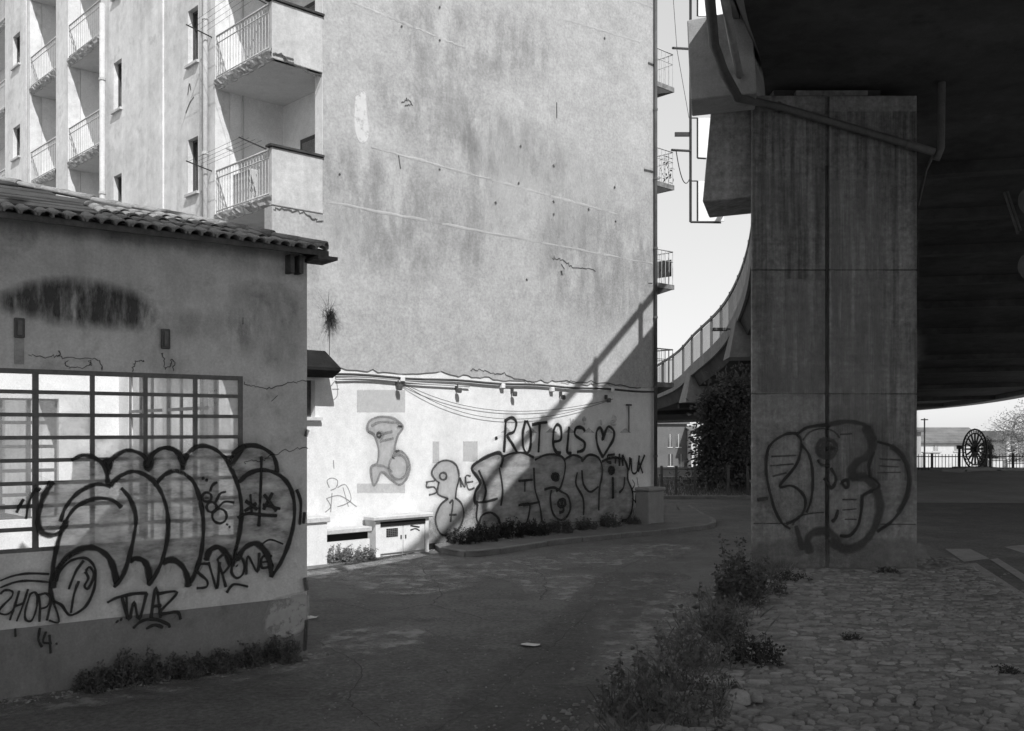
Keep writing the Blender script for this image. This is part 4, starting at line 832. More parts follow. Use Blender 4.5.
build('edge_beam', sweep(MB(), [(WD - 1.3, 's', -.32), (WD + .1, 's', -.32), (WD + .1, 's', .3), (WD - 1.3, 's', .3)]), 'concrete_pale', via, fixn=True)  # added beam in paler concrete; its colour carries the sky-lit band
build('top_rail', sweep(MB(), [(-.05, 'r', -.24), (.03, 'r', -.24), (.03, 'r', -.07), (-.05, 'r', -.07)]), 'pipe_grey', via, fixn=True)
#build('middle_rail', sweep(MB(), [(-.03, 'r', -.62), (.02, 'r', -.62), (.02, 'r', -.56), (-.03, 'r', -.56)]), 'iron_pale', via, fixn=True)
pm = MB(); pm.box(-.08, .08, -.06, .06, 0, 1); pme = mesh_of('railing_post', pm, 'pipe_grey'); acc = 0; lastp = fr[0][0]
mesh_pm = []
for i in range(1, len(fr)):
    p0, p1 = fr[i - 1], fr[i]; L = (p1[0] - p0[0]).length; s = 0
    while acc + (L - s) >= 2.9:
        s += 2.9 - acc; acc = 0; t = s / L; p = p0[0].lerp(p1[0], t); zr = p0[2] + (p1[2] - p0[2]) * t; zs = p0[3] + (p1[3] - p0[3]) * t
        inst('railing_post', pme, via, (p.x, p.y, zs + 1.26), (0, 0, math.atan2(p1[4].y, p1[4].x)), (1, 1, zr - zs - 1.27))
        mesh_pm.append((Vector((p.x, p.y, zs)), zr - zs))
    acc += L - s
# the far stretch carries thin balusters between the posts
mb = MB()
for i in range(len(mesh_pm) - 1):
    (a, ha), (b, hb) = mesh_pm[i], mesh_pm[i + 1]
    if a.y < 36 or a.y > 90: continue
    for k in range(1, 12):
        p = a.lerp(b, k / 12); h = ha + (hb - ha) * k / 12; mb.box(p.x - .014, p.x + .014, p.y - .014, p.y + .014, p.z + 1.26, p.z + h - .3)
tag(build('balusters', mb, 'pipe_grey', via), kind='stuff')
for yb in (13.5, 24.5, 29, 33.5, 38, 43, 48, 53, 58, 64, 70, 76):
    j = min(range(len(fr)), key=lambda i: abs(fr[i][0].y - yb)); p, nn, zr, zs, t = fr[j]; a = p + nn * .8; wv = wid(p.y) - 1.6; dzz = .75 * max(0, min(1, (p.y - 40) / 22)); m = MB(); m.obox(Vector((a.x, a.y, zs - .28)), nn * wv + Vector((0, 0, dzz)), t * .5, (0, 0, .3)); build('cross_beam', m, 'concrete_dark', via)
# main pillar: two face panels either side of a vertical groove, ring joints
PY = F * H / (571 - HY); px0, px1 = (752 - CX) / F * PY, (917 - CX) / F * PY; xg0, xg1 = (825.5 - CX) / F * PY, (829.5 - CX) / F * PY
zp = at(800, 95, PY).z; zj = [at(800, y, PY).z for y in (270, 394, 165)]
m = MB(); m.prism([(px0, PY + .09, -.2), (px1, PY + .09, -.2), (px1, PY + .09, zp), (px0, PY + .09, zp)], (.5, 1.6, 0)); pil = build('pillar', m, 'concrete', via, fixn=True)
PF = Plane((px0, PY), (1, 0), (0, -1))
zz = [-.2, zj[1], zj[0], zp]
for (x0, x1) in ((px0, xg0), (xg1, px1)):
    for k in range(3):
        m = MB(); m.box(x0 + .0, x1 - .0, PY + R.uniform(0, .012), PY + .088, zz[k] + .008, zz[k + 1] - .008); build('face_panel', m, 'concrete', pil, bevel=.012)
m = MB(); m.box(xg0 + .002, xg1 - .002, PY + .07, PY + .088, -.2, zj[2]); build('groove', m, 'concrete_groove', pil)
m = MB(); m.tube([((xg0 + xg1) / 2, PY + .05, -.1), ((xg0 + xg1) / 2, PY + .05, zj[2])], .022, 8); build('drain_rod', m, 'concrete_groove', pil, smooth=True)
mb = MB()
for q in [[(754, 524), (790, 523)], [(880, 525), (916, 524)]]: mb = MB(); strokes(mb, PF, [q], .9, out=.003, jit=.5, sub=12); build('form_joint', mb, 'crack', pil)
mb = MB()
for q in [[(770, 500), (800, 505), (800, 530), (765, 528)], [(875, 420), (912, 425), (912, 450), (880, 445)], [(760, 175), (822, 180), (822, 200), (760, 215)], [(860, 330), (912, 335), (912, 365), (870, 360)], [(770, 370), (820, 372), (820, 394), (775, 392)]]: mb = MB(); fill(mb, PF, q, feather=12, out=.002); build('damp_stain', mb, 'stain_soft', pil)
paint('run_off', .04, .07, .65, breakup=1, bs=2.2, br=(.4, .66), bmap=(3., 3., .12)); paint('run_pale', .3, .4, .35, breakup=1, bs=2.2, br=(.42, .66), bmap=(3., 3., .12))
for mt_, q in (('run_off', [(756, 112), (822, 112), (822, 392), (756, 392)]), ('run_off', [(834, 112), (914, 112), (914, 480), (834, 480)]), ('run_pale', [(834, 180), (880, 180), (880, 540), (834, 540)]), ('run_pale', [(770, 280), (820, 280), (820, 540), (770, 540)])):
    mb = MB(); fill(mb, PF, q, feather=6, out=.0015, sub=1); build('run_off_stain', mb, mt_, pil)
mb = MB(); fill(mb, PF, [(756, 548), (800, 543), (860, 546), (912, 542), (913, 566), (756, 567)], feather=7, out=.0022); build('splash_stain', mb, 'wash_dirt', pil)
for x0, x1, h in ((px0 + .5, px0 + 1.1, .25), (px1 - 1.2, px1 - .6, .25)):
    m = MB(); m.box(x0, x1, PY + .3, PY + 1.4, zp + .002, zp + .2); build('bearing', m, 'concrete_dark', pil)
m = MB(); m.box(px0 + .9, px0 + 2.3, PY + .12, PY + .6, zp + .002, zp + .13); build('bearing', m, 'concrete', pil)
oP = (740, 410, 4.3)
def gp_(lines, w_, mat_='spray_black'):
    stroke_parts('graffiti', PF, lines, w_, oP, mat_, pil, .006)
gp_([[(240, 100), (200, 103), (150, 130), (122, 165), (112, 220), (115, 290), (130, 360), (150, 430), (180, 485), (215, 510)], [(240, 100), (262, 130), (258, 190), (235, 245), (170, 328), (220, 325), (260, 350), (280, 385), (275, 430), (250, 465), (200, 490)], [(265, 150), (295, 190), (310, 250), (312, 320), (305, 390), (285, 440)]], 2.2)
gp_([[(245, 105), (290, 75), (370, 65), (385, 72)], [(590, 135), (650, 155), (690, 190), (715, 240), (725, 300), (715, 370), (690, 430), (650, 480), (590, 522)], [(560, 285), (555, 235), (575, 180)], [(520, 290), (560, 290), (590, 310), (596, 330), (560, 350), (530, 365)], [(525, 365), (520, 440), (505, 500), (470, 540), (430, 540)], [(390, 250), (412, 290), (405, 320), (390, 335), (375, 310), (360, 295)], [(335, 215), (350, 235), (385, 240)], [(420, 430), (410, 465), (395, 480)], [(435, 310), (460, 300), (465, 325), (455, 335), (435, 312)]], 2.6)
gp_([[(650, 155), (695, 195), (722, 250), (728, 310), (715, 375), (680, 440)], [(385, 62), (450, 50), (520, 58), (560, 85), (580, 130)], [(75, 385), (118, 380)], [(240, 500), (258, 560), (266, 600)], circ(372, 165, 40, 14), circ(372, 168, 20, 9)], 4.0, 'spray_soft')
gp_([[(540, 75), (568, 150), (545, 200), (505, 222), (478, 262), (480, 290)], [(480, 290), (530, 290), (570, 320), (595, 370), (600, 430), (580, 500), (540, 560), (480, 595), (420, 590), (390, 560)], [(300, 612), (290, 560), (312, 530), (360, 520), (400, 540), (430, 585)]], 7.0, 'spray_soft')
gp_([[(440, 385), (500, 385)], [(440, 430), (500, 425)], [(450, 470), (500, 470)], [(225, 495), (250, 460), (300, 445), (360, 440)], [(270, 130), (300, 95), (350, 80), (400, 90), (428, 120)], [(430, 105), (480, 102)], [(600, 210), (690, 215)], [(600, 240), (680, 245)], [(590, 270), (690, 268)], [(130, 240), (230, 232)], [(140, 285), (200, 270)], [(135, 200), (240, 195)]], 1.4, 'spray_soft')
# head blocks at the outer edge beside the pillar
def wedge(name, tl, tr, bl, br, d0, depth, back=0, mat_='concrete', top_d=0):
    m = MB(); q = [at(*tl, d0), at(*tr, d0), at(*br, d0), at(*bl, d0)]; m.prism(q, (back, depth, 0)); return build(name, m, mat_, via, fixn=True, bevel=.02)
wedge('head_block', (711, 108), (752, 100), (702.5, 202), (752, 197), PY + .12, 1.45, .42)
wedge('edge_block', (687, 20), (752, 8), (690.5, 100), (757, 93), PY - 1.1, .95, .2, 'concrete_pale')  # paler concrete stands in for light falling on this block
def console(yd, h0, h1, w0, w1, lenn):
    j = min(range(len(fr)), key=lambda i: abs(fr[i][0].y - yd)); p, nn, zr, zs, t = fr[j]; m = MB()
    vs = []
    for (o0, o1, l, z) in ((-.1, 1.2, w0, zs + h1), (-.55, 1.8, w1, zs + h0)):
        for (o, s) in ((o0, -1), (o1, -1), (o1, 1), (o0, 1)): q = p + nn * o + t * (s * l / 2); vs.append((q.x, q.y, z))
    m.add(vs, [(0, 1, 2, 3), (7, 6, 5, 4), (0, 4, 5, 1), (1, 5, 6, 2), (2, 6, 7, 3), (3, 7, 4, 0)]); build('console', m, 'concrete_edge', via, fixn=True)
    m = MB(); q = p + nn * 3.2; m.box(q.x - 1.2, q.x + 1.2, q.y - .8, q.y + .8, -.2, zs + .02); build('pillar', m, 'concrete', via)
console(49, -.95, 1.2, 1.2, 2.6, 2); console(63, -.9, 1.1, 1.2, 2.4, 2)
for (x, y) in ((40, 30),):
    j = min(range(len(fr)), key=lambda i: abs(fr[i][0].y - y)); m = MB(); m.box(x + 9, x + 11.5, y - .8, y + .8, -.2, fr[j][3] + .02); build('pillar', m, 'concrete', via)
# drain pipes hung under the edge
d_ = PY - .15
pipe('drain_pipe', [at(709, -30, 14.6), at(710, 0, 15.3), at(714, 44, 16.3), at(724, 72, 17.2), at(738, 98, 17.7)], .085, 'pipe_grey', via)
pipe('drain_pipe', [at(738, 98, 17.7), at(752, 101, 18.3), at(780, 107, d_), at(907, 144, d_), at(934, 152, d_)], .075, 'pipe_grey', via)
pipe('drain_pipe', [at(936, 160, d_ + .05), at(941, 148, d_), at(942, 66, d_ + .1), at(943, 40, d_ + .1)], .07, 'pipe_grey', via)
pipe('drain_pipe', [at(934, 153, d_ + .1), at(926, 170, d_ + .6), at(918, 205, d_ + 1.2)], .03, 'pipe_grey', via)
for q in ((778, 106.5), (908, 144.5)): m = MB(); p = at(*q, d_); m.tube([p - Vector((.03, 0, -.008)), p + Vector((.03, 0, -.008))], .095, 10); build('clamp', m, 'pipe_grey', via)
m = MB(); m.tube([at(724, -5, 15.1), at(733, 45, 16.9), at(743, 92, 18.6)], .07, 6); build('edge_lip', m, 'concrete_pale', via, smooth=True)  # pale tube puts the lit rim of the soffit into colour
p = at(718, 329, 50); m = MB(); m.box(p.x - .3, p.x + .45, p.y - .15, p.y + .15, p.z - .1, p.z + .06); fl = build('floodlight', m, 'lamp_body', via, bevel=.02)
m = MB(); m.tube([p + Vector((.4, 0, 0)), p + Vector((1.0, 1.0, .1))], .04, 6); build('arm', m, 'lamp_body', fl)

# ------------------------------------------------------------------ blade sign frame beyond the gable
d = 31.; sg = thing('sign_frame', 'tall thin steel sign frame with white panels behind the viaduct edge', 'sign', at(690, 222, d))
def bar(p, q, r=.035): 
    m = MB(); m.tube([at(*p, d), at(*q, d)], r, 6); return m
build('mast', bar((690.5, -60), (690.5, 222), .045), 'iron_dark', sg)
build('crossbar', bar((690.5, 222), (721, 222.5), .035), 'iron_dark', sg)
for y0, y1 in ((118, 158), (181, 221), (-40, 16)):
    build('panel_frame', bar((697.5, y0), (697.5, y1), .03), 'iron_dark', sg)
    build('panel_frame', bar((690.5, y0), (697.5, y0), .02), 'iron_dark', sg); 
    m = MB(); a = at(698.2, y1, d + .05); b = at(724, y0, d + .05); m.box(a.x, b.x, d + .04, d + .1, a.z, b.z); build('panel', m, 'sign_white', sg)
build('bracket', bar((697.5, 158), (706, 158.5), .03), 'iron_dark', sg)
for (x, y) in ((673, 48), (672, 150)): m = MB(); m.tube([at(x, y, 29.4), at(690.5, y + 1, d)], .04, 6); build('bracket', m, 'iron_dark', sg)
m = MB(); a = at(675, 136, d); b = at(690, 132, d); m.box(a.x, b.x, d, d + .08, a.z, b.z); build('cable_tray', m, 'iron_dark', sg)
l = []
for i in range(11): t = i / 10; l.append(at(676 + 14 * t, 150 + 26 * 4 * t * (1 - t) * .9 + 28 * t * t, 29.6 + 1.2 * t))
m = MB(); m.tube(l, .015, 5); build('loose_cable', m, 'iron_dark', sg)
m = MB(); m.tube([at(673, -5, 30), at(677, 50, 30.3), at(689, 118, 30.9)], .008, 4); build('loose_cable', m, 'iron_dark', sg)

# ------------------------------------------------------------------ under and beyond the viaduct
m = MB(); nxm, nym = 28, 16
for j in range(nym + 1):
    for i in range(nxm + 1):
        x = 11 + 40 * i / nxm; y = 36 + 22 * j / nym; e = min(1, max(0, (y - 36.5) / 17)); ee = min(1, max(0, (57.5 - y) / 3)); ex = min(1, max(0, (x - 11) / 6)) * min(1, max(0, (51 - x) / 6))
        m.v.append((x, y, -.02 + .62 * e * min(1, ee) * ex + .07 * math.sin(x * 1.3 + y * .7) * e * ee + R.uniform(-.02, .03) * e * ee))
m.f = [(j * (nxm + 1) + i, j * (nxm + 1) + i + 1, (j + 1) * (nxm + 1) + i + 1, (j + 1) * (nxm + 1) + i) for j in range(nym) for i in range(nxm)]
tag(build('earth_mound', m, 'earth', smooth=True), kind='structure')
# ornamental wheel on a heap of slabs
wd = 53.; c = at(975, 449, wd); wh = thing('ornamental_wheel', 'dark upright lattice wheel standing on the earth mound', 'wheel', (c.x, wd, .6))
rx, rzz = 14.5 / F * wd, 20.5 / F * wd; yaw = rad(31); ex_ = Vector((math.cos(yaw), math.sin(yaw), 0)); ey_ = Vector((-math.sin(yaw), math.cos(yaw), 0))
Rw = rzz
def ring(r, n=40): return [c + ex_ * (r * math.cos(2 * math.pi * k / n)) + Vector((0, 0, r * math.sin(2 * math.pi * k / n))) for k in range(n + 1)]
m = MB(); m.tube(ring(Rw - .05), .05, 6, False); build('rim', m, 'iron_dark', wh, smooth=True)
m = MB(); m.tube(ring(Rw * .76), .04, 6, False); build('inner_rim', m, 'iron_dark', wh, smooth=True)
for k in range(30):
    q = 2 * math.pi * k / 30; dd = ex_ * math.cos(q) + Vector((0, 0, math.sin(q))); m = MB(); m.tube([c + dd * Rw * .76, c + dd * (Rw - .05)], .022, 5); build('tooth_spoke', m, 'iron_dark', wh)
for k in range(16):
    q = math.pi * k / 8; dd = ex_ * math.cos(q) + Vector((0, 0, math.sin(q))); m = MB(); m.tube([c + dd * .1, c + dd * Rw * .76], .05, 5); build('spoke', m, 'iron_dark', wh)
m = MB(); m.tube([c - ey_ * .18, c + ey_ * .18], .16, 12); build('hub', m, 'iron_dark', wh)
for s in (-1, 1): m = MB(); q = c + Vector((s * .85, 0, -.1)); m.box(q.x - .05, q.x + .05, q.y - .05, q.y + .05, .4, q.z + .25); m.box(q.x - .12, q.x + .12, q.y - .08, q.y + .08, q.z + .1, q.z + .3); build('side_post', m, 'iron_dark', wh)
for k, (x, w_, h) in enumerate(((-1.5, 1.4, .16), (0, 2.0, .3), (1.5, 1.6, .18))):
    m = MB(); m.box(c.x + x - w_ / 2, c.x + x + w_ / 2, wd - .9, wd + .6, .35, .6 + h * .5); build('base_slab', m, 'earth', wh, bevel=.05)
# railings at the edge of the far ground
fd = 63.; fe = thing('iron_fence', 'black vertical bar fence behind the earth mound', 'fence', (28, fd, 0))
fz0, fz1 = .0, at(960, 455, fd).z; bm_ = MB(); bm_.tube([(0, 0, 0), (0, 0, 1)], .022, 5); bme = mesh_of('bar', bm_, 'iron_dark'); bp = MB(); bp.box(-.06, .06, -.06, .06, 0, 1); pme2 = mesh_of('post', bp, 'iron_dark')
fx0 = (905 - CX) / F * fd; fx1 = (1040 - CX) / F * fd; nb = 40
for k in range(nb + 1):
    x = fx0 + (fx1 - fx0) * k / nb
    if k % 8 == 0: inst('post', pme2, fe, (x, fd, fz0), None, (1, 1, fz1 - fz0 + .12))
    else: inst('bar', bme, fe, (x, fd, fz0), None, (1, 1, fz1 - fz0 + .05))
for zz_ in (fz1 - .1, fz0 + .25): m = MB(); m.box(fx0, fx1, fd - .02, fd + .02, zz_ - .03, zz_ + .03); build('rail', m, 'iron_dark', fe)
# houses
def house(name, label, x0, x1, y0, y1, zb, ze, zr, wins_, gable_front=False, wall='house_white', roofm='house_roof'):
    h = thing(name, label, 'house', ((x0 + x1) / 2, y0, zb)); m = MB(); m.box(x0, x1, y0, y1, zb, ze); build('wall', m, wall, h)
    ym = (y0 + y1) / 2; xm = (x0 + x1) / 2; ov = .35; m = MB()
    if gable_front:
        m.prism([(x0 - ov, y0 - ov, ze), (xm, y0 - ov, zr), (x1 + ov, y0 - ov, ze), (x1 + ov, y0 - ov, ze + .22), (xm, y0 - ov, zr + .25), (x0 - ov, y0 - ov, ze + .22)], (0, y1 - y0 + 2 * ov, 0)); build('roof', m, roofm, h, fixn=True)
        m = MB(); m.prism([(x0, y0 + .02, ze + .002), (x1, y0 + .02, ze + .002), (xm, y0 + .02, zr - .02)], (0, .2, 0)); build('gable', m, wall, h, fixn=True)
    else:
        m.prism([(x0 - ov, y0 - ov, ze), (x0 - ov, ym, zr), (x0 - ov, y1 + ov, ze), (x0 - ov, y1 + ov, ze + .2), (x0 - ov, ym, zr + .2), (x0 - ov, y0 - ov, ze + .2)], (x1 - x0 + 2 * ov, 0, 0)); build('roof', m, roofm, h, fixn=True)
    for (a, b, c_, d_) in wins_:
        m = MB(); m.box(a, b, y0 - .03, y0 + .05, c_, d_); wv = build('window', m, 'pane_dark', h)
        m = MB(); m.box(a - .08, b + .08, y0 - .08, y0 - .005, c_ - .12, c_ - .003); m.box((a + b) / 2 - .04, (a + b) / 2 + .04, y0 - .06, y0 - .035, c_, d_); build('frame', m, 'house_white', wv)
    return h
hd_ = 112.; k_ = hd_ / F; X = lambda px: (px - CX) * k_; Zp = lambda py: H - (py - HY) * k_
house('far_house', 'long pale house with grey roof beyond the iron fence', X(898), X(984), hd_, hd_ + 9, -3, Zp(443), Zp(429), [(X(933), X(938), Zp(451), Zp(445)), (X(954), X(966), Zp(451), Zp(446)), (X(970), X(974), Zp(451), Zp(446))])
house('far_house', 'small white gabled house right of the lattice wheel', X(989), X(1000), hd_ - 4, hd_ + 6, -3, Zp(442), Zp(433), [(X(993.5), X(996), Zp(452), Zp(446))], True)
house('far_house', 'grey block partly hidden by the big viaduct pillar', (896 - CX) / F * 98, (921 - CX) / F * 98, hd_ - 14, hd_ - 6, -2.5, Zp(432), Zp(431), [], wall='house_grey')
for k, (p0, p1, y0, y1) in enumerate(((989, 1003, 460, 470), (1008, 1030, 463, 472), (924, 940, 453, 458))):
    dd = 84. + 5 * k; kk = dd / F; m = MB(); x0, x1 = (p0 - CX) * kk, (p1 - CX) * kk; zb = terrain(0, dd); m.box(x0, x1, dd, dd + .3, zb - .1, H - (y0 - HY) * kk)
    wl = thing('garden_wall', ['short pale garden wall behind fence below the gabled house', 'pale garden wall at the right frame edge behind fence', 'pale garden wall behind fence left of the lattice wheel'][k], 'wall', ((x0 + x1) / 2, dd, zb)); build('wall_body', m, 'house_white', wl)
    m = MB(); zt_ = H - (y0 - HY) * kk; m.box(x0 - .1, x1 + .1, dd - .08, dd + .38, zt_ + .002, zt_ + .1); build('coping', m, 'house_grey', wl)
hd_ = 138.; k_ = hd_ / F
house('far_house', 'house toned dark as if shaded, with dark windows, glimpsed under the far ramp', X(640), X(687), hd_, hd_ + 9, -3.2, Zp(424), Zp(416), wall='house_shade', wins_=[(X(668) + 1.6 * 0 + X(676) * 0, X(672), Zp(447), Zp(434)), (X(676), X(681), Zp(447), Zp(434)), (X(668), X(673), Zp(466), Zp(454)), (X(678), X(684), Zp(468), Zp(454))])  # walls darkened in colour to read as shaded
house('far_house', 'narrow white box for the sunlit end of the shade-toned house under the ramp', X(687.5), X(694), hd_ - 3, hd_ + 6, -3.2, Zp(431), Zp(427), [])  # separate white box added for the sunlit end
# utility pole
pd = 70.; p = at(924.5, 472, pd); po = thing('utility_pole', 'thin pale pole beside the viaduct pillar in the far background', 'pole', (p.x, pd, 0)); m = MB(); m.tube([(p.x, pd, 0), (p.x, pd, 3.6)], [.07, .05], 8); build('shaft', m, 'iron_pale', po, smooth=True)
m = MB(); m.box(p.x - .25, p.x + .25, pd - .04, pd + .04, 3.45, 3.53); build('crossarm', m, 'iron_pale', po)
# grass strip, kerb and wire fence left of the pillar
gs = sheet('grass_strip', [(4, 39.2), (19, 39.2), (22, 58), (6, 58)], 'earth', .03, thick=.1)
m = MB(); m.box(3, 10.2, 38.85, 39.1, -.02, .13); tag(build('far_kerb', m, 'kerb_stone', bevel=.02), kind='structure')
m = MB(); rr = random.Random(9)
for i in range(9000):
    x, y = rr.uniform(4.5, 13), rr.uniform(39.3, 55); h = rr.uniform(.1, .32); q = rr.uniform(0, 6.3); dx, dy = math.cos(q) * .012, math.sin(q) * .012; lx, ly = rr.gauss(0, .08), rr.gauss(0, .08)
    m.add([(x - dx, y - dy, .03), (x + dx, y + dy, .03), (x + lx, y + ly, .03 + h)], [(0, 1, 2)])
tag(build('grass', m, 'grass'), 'rough unmown grass under the far ramp', 'grass', kind='stuff')
wf = thing('wire_fence', 'low post and wire fence along the grass below the far ramp', 'fence', (7.5, 41, 0))
bp = MB(); bp.box(-.05, .05, -.05, .05, 0, 1); pme3 = mesh_of('post', bp, 'timber')
wfx = [(x - CX) / F * 41 for x in (662, 676, 695, 728, 748)]
for x in wfx: inst('post', pme3, wf, (x, 41, 0), (0, R.uniform(-.03, .03), 0), (1, 1, 1.25))
for z in (.4, .75, 1.1): m = MB(); m.tube([(wfx[0], 41, z), (wfx[-1], 41, z)], .008, 4); build('wire', m, 'iron_dark', wf)

# ------------------------------------------------------------------ trees and weeds
def leaf(mb, p, d, L, wd_, rr):
    d = d.normalized(); s = d.cross(Vector((rr.gauss(0, 1), rr.gauss(0, 1), rr.gauss(0, 1))))
    if s.length < 1e-4: return
    s = s.normalized() * wd_; mb.add([p, p + d * L * .45 + s, p + d * L, p + d * L * .45 - s], [(0, 1, 2, 3)])
def tree(label, base, h, rx, crown, seed, nleaf, L, leafm, barkm, cone=0., n_limb=14, group=None, spread=.85):
    rr = random.Random(seed); t = thing('tree', label, 'tree', base, group); b = Vector(base); tm = MB(); tips = []
    tr = [b + Vector((rr.gauss(0, .05) * k, rr.gauss(0, .05) * k, h * k / 6 * .9)) for k in range(7)]; tm.tube(tr, [h * .028 * (1 - k / 8) for k in range(7)], 8)
    for i in range(n_limb):
        f = crown + (1 - crown) * (i + .5) / n_limb; p = b + Vector((0, 0, h * f * .9)); q = i * 2.4 + rr.uniform(-.5, .5)
        prof = (1 - f) / (1 - crown) if cone else math.sqrt(max(.05, 1 - ((f - .5 - crown / 2) / (.5 - crown / 2 + .05)) ** 2)); ln = rx * (prof * cone + (1 - cone) * prof) * rr.uniform(.7, 1.1) + .1
        e = p + Vector((math.cos(q) * ln, math.sin(q) * ln, ln * rr.uniform(.1, .6))); mid = p.lerp(e, .5) + Vector((0, 0, -.05 * ln)); tm.tube([p, mid, e], [h * .011, h * .007, h * .003], 5)
        tips += [(p.lerp(e, s), ln) for s in (.35, .6, .8, 1.)]
        for k in range(3): e2 = mid + Vector((rr.gauss(0, .4) * ln, rr.gauss(0, .4) * ln, rr.gauss(.15, .3) * ln)); tm.tube([mid, e2], [h * .005, h * .002], 4); tips += [(e2, ln), (mid.lerp(e2, .6), ln)]
    build('trunk', tm, barkm, t, smooth=True); lm = MB()
    for i in range(nleaf):
        p, ln = rr.choice(tips); o = Vector((rr.gauss(0, 1), rr.gauss(0, 1), rr.gauss(0, 1))) * (.16 * rx * spread); leaf(lm, p + o, o + Vector((0, 0, -.1)), L * rr.uniform(.6, 1.3), L * .3, rr)
    build('crown', lm, leafm, t); return t
tree('broad dark overgrown tree close to the left side of the pillar', (10.1, 43.5, 0), 5.2, 1.5, .05, 1, 6000, .2, 'leaf', 'bark', 0, 26, spread=1.2)
tree('narrower dark tree under the far ramp left of its neighbour', (8.75, 43.2, 0), 4.7, 1.0, .05, 2, 4200, .19, 'leaf', 'bark', .25, 22, spread=1.3)
tree('thinly leafed pale tree at the right edge beyond the fence', (49.5, 92, -2), 7.0, 2.6, .25, 3, 3800, .16, 'leaf_pale', 'bark_pale', 0, 26, spread=1.1)
tree('dark small conifer between gabled house and pale tree', (47.2, 97, -2.4), 4.6, 1.0, .15, 4, 2600, .18, 'leaf_dark', 'bark', .9, 18)
tree('pale leafless tree behind the gabled house', (53.5, 104, -2.6), 7.2, 2.4, .25, 6, 2600, .16, 'leaf_pale', 'bark_pale', 0, 24, spread=1.1)

def weed(name, label, base, r, h, nstem, nleaf, L, seed, mat_='leaf', tall=.0, group=None, cat='weed'):
    rr = random.Random(seed); t = thing(name, label, cat, base, group); b = Vector(base); sm = MB(); lm = MB()
    for i in range(nstem):
        q = rr.uniform(0, 6.283); rad_ = r * math.sqrt(rr.random()); p = b + Vector((rad_ * math.cos(q), rad_ * math.sin(q), 0)); hh = h * rr.uniform(.45, 1.) * (1 - .45 * (rad_ / r) ** 2)
        e = p + Vector((rr.gauss(0, .16) * hh, rr.gauss(0, .16) * hh, hh)); mid = p.lerp(e, .5) + Vector((rr.gauss(0, .04), rr.gauss(0, .04), 0)); sm.tube([p, mid, e], [.007, .005, .002], 4, False)
        for k in range(int(nleaf / nstem)):
            f = rr.uniform(.05 + tall * .2, 1.) ** .8; c_ = p.lerp(mid, f * 2) if f < .5 else mid.lerp(e, f * 2 - 1); dd = Vector((rr.gauss(0, 1), rr.gauss(0, 1), rr.gauss(.15, .55)))
            leaf(lm, c_ + dd * .012, dd, L * rr.uniform(.5, 1.3) * (1.15 - .5 * f), L * .26, rr)
    tag(build('stems', sm, mat_, t), kind='stuff'); tag(build('leaves', lm, mat_, t), kind='stuff'); return t
W_ = [  # px, py base, radius m, height m, stems, leaves, leaf size, label
    (738, 604, .36, 1.2, 34, 1700, .085, 'tallest bushy weed standing left of the pillar foot', 'leaf'),
    (762, 594, .4, .6, 34, 1200, .06, 'low weed pressed against the left corner of the pillar', 'leaf'),
    (726, 640, .36, .5, 26, 700, .07, 'short leafy weed just below the tallest bush', 'leaf'),
    (752, 664, .33, .4, 30, 800, .06, 'round dark weed on the cobbles right of the verge line', 'leaf_dark'),
    (700, 668, .36, .5, 16, 320, .065, 'thin weed in the middle of the verge line', 'grass'),
    (640, 722, .45, .62, 18, 420, .065, 'sparse upright weed nearest the bottom edge beside the road', 'leaf'),
    (688, 722, .42, .42, 24, 480, .06, 'feathery weed clump at the bottom edge beside the stones', 'grass'),
    (668, 690, .28, .5, 11, 220, .06, 'slim weed on the road side of the verge', 'leaf'),
    (718, 700, .25, .3, 20, 420, .05, 'little weed between loose stones near the bottom edge', 'leaf'),
    (790, 580, .3, .22, 22, 420, .05, 'low green patch at the foot of the pillar face', 'leaf_dark'),
    (888, 573, .2, .16, 14, 260, .045, 'small weed at the right side of the pillar foot', 'leaf_dark'),
    (852, 640, .14, .09, 12, 200, .04, 'tiny weed tuft amid the cobbles below the graffitied pillar', 'leaf_dark'),
    (648, 700, .3, .85, 5, 130, .09, 'lone tall stalks with few leaves at the road edge', 'leaf'),
    (712, 628, .3, .95, 6, 170, .1, 'tall thin stalks in front of the tallest bush', 'leaf'),
    (676, 652, .2, .7, 4, 110, .09, 'thin dry stalks halfway along the verge line', 'grass'),
    (1004, 672, .16, .08, 12, 200, .04, 'flat weed tuft on the cobbles at the right edge', 'leaf_dark')]
for k, (x, y, r, h, ns, nl, L, lab, mt) in enumerate(W_): weed('verge_weed', lab, g(x, y, .05), r, h, ns, nl, L, 100 + k, mt, group='weeds along the verge')
for k, (x, y, r, h, nl, lab) in enumerate(((95, 694, .2, .34, 800, 'leftmost leafy weed at the foot of the shed wall'), (122, 690, .22, .42, 1000, 'tall leafy weed second from left at the shed foot'), (152, 686, .22, .38, 950, 'leafy weed below the scrawled tag on the shed'), (184, 679, .22, .33, 850, 'leafy weed in the middle of the shed foot'), (216, 673, .2, .3, 600, 'thin weed on the bare part of the shed foot'), (246, 666, .18, .34, 650, 'leafy weed second from the shed corner'), (276, 660, .2, .4, 850, 'leafy weed nearest the shed corner'))):
    p = LO.loc(x)[0]; weed('wall_weed', lab, LO.pt(p, 0, .17), r, h, 34, nl, .045, 200 + k, 'leaf', group='weeds at the shed foot')
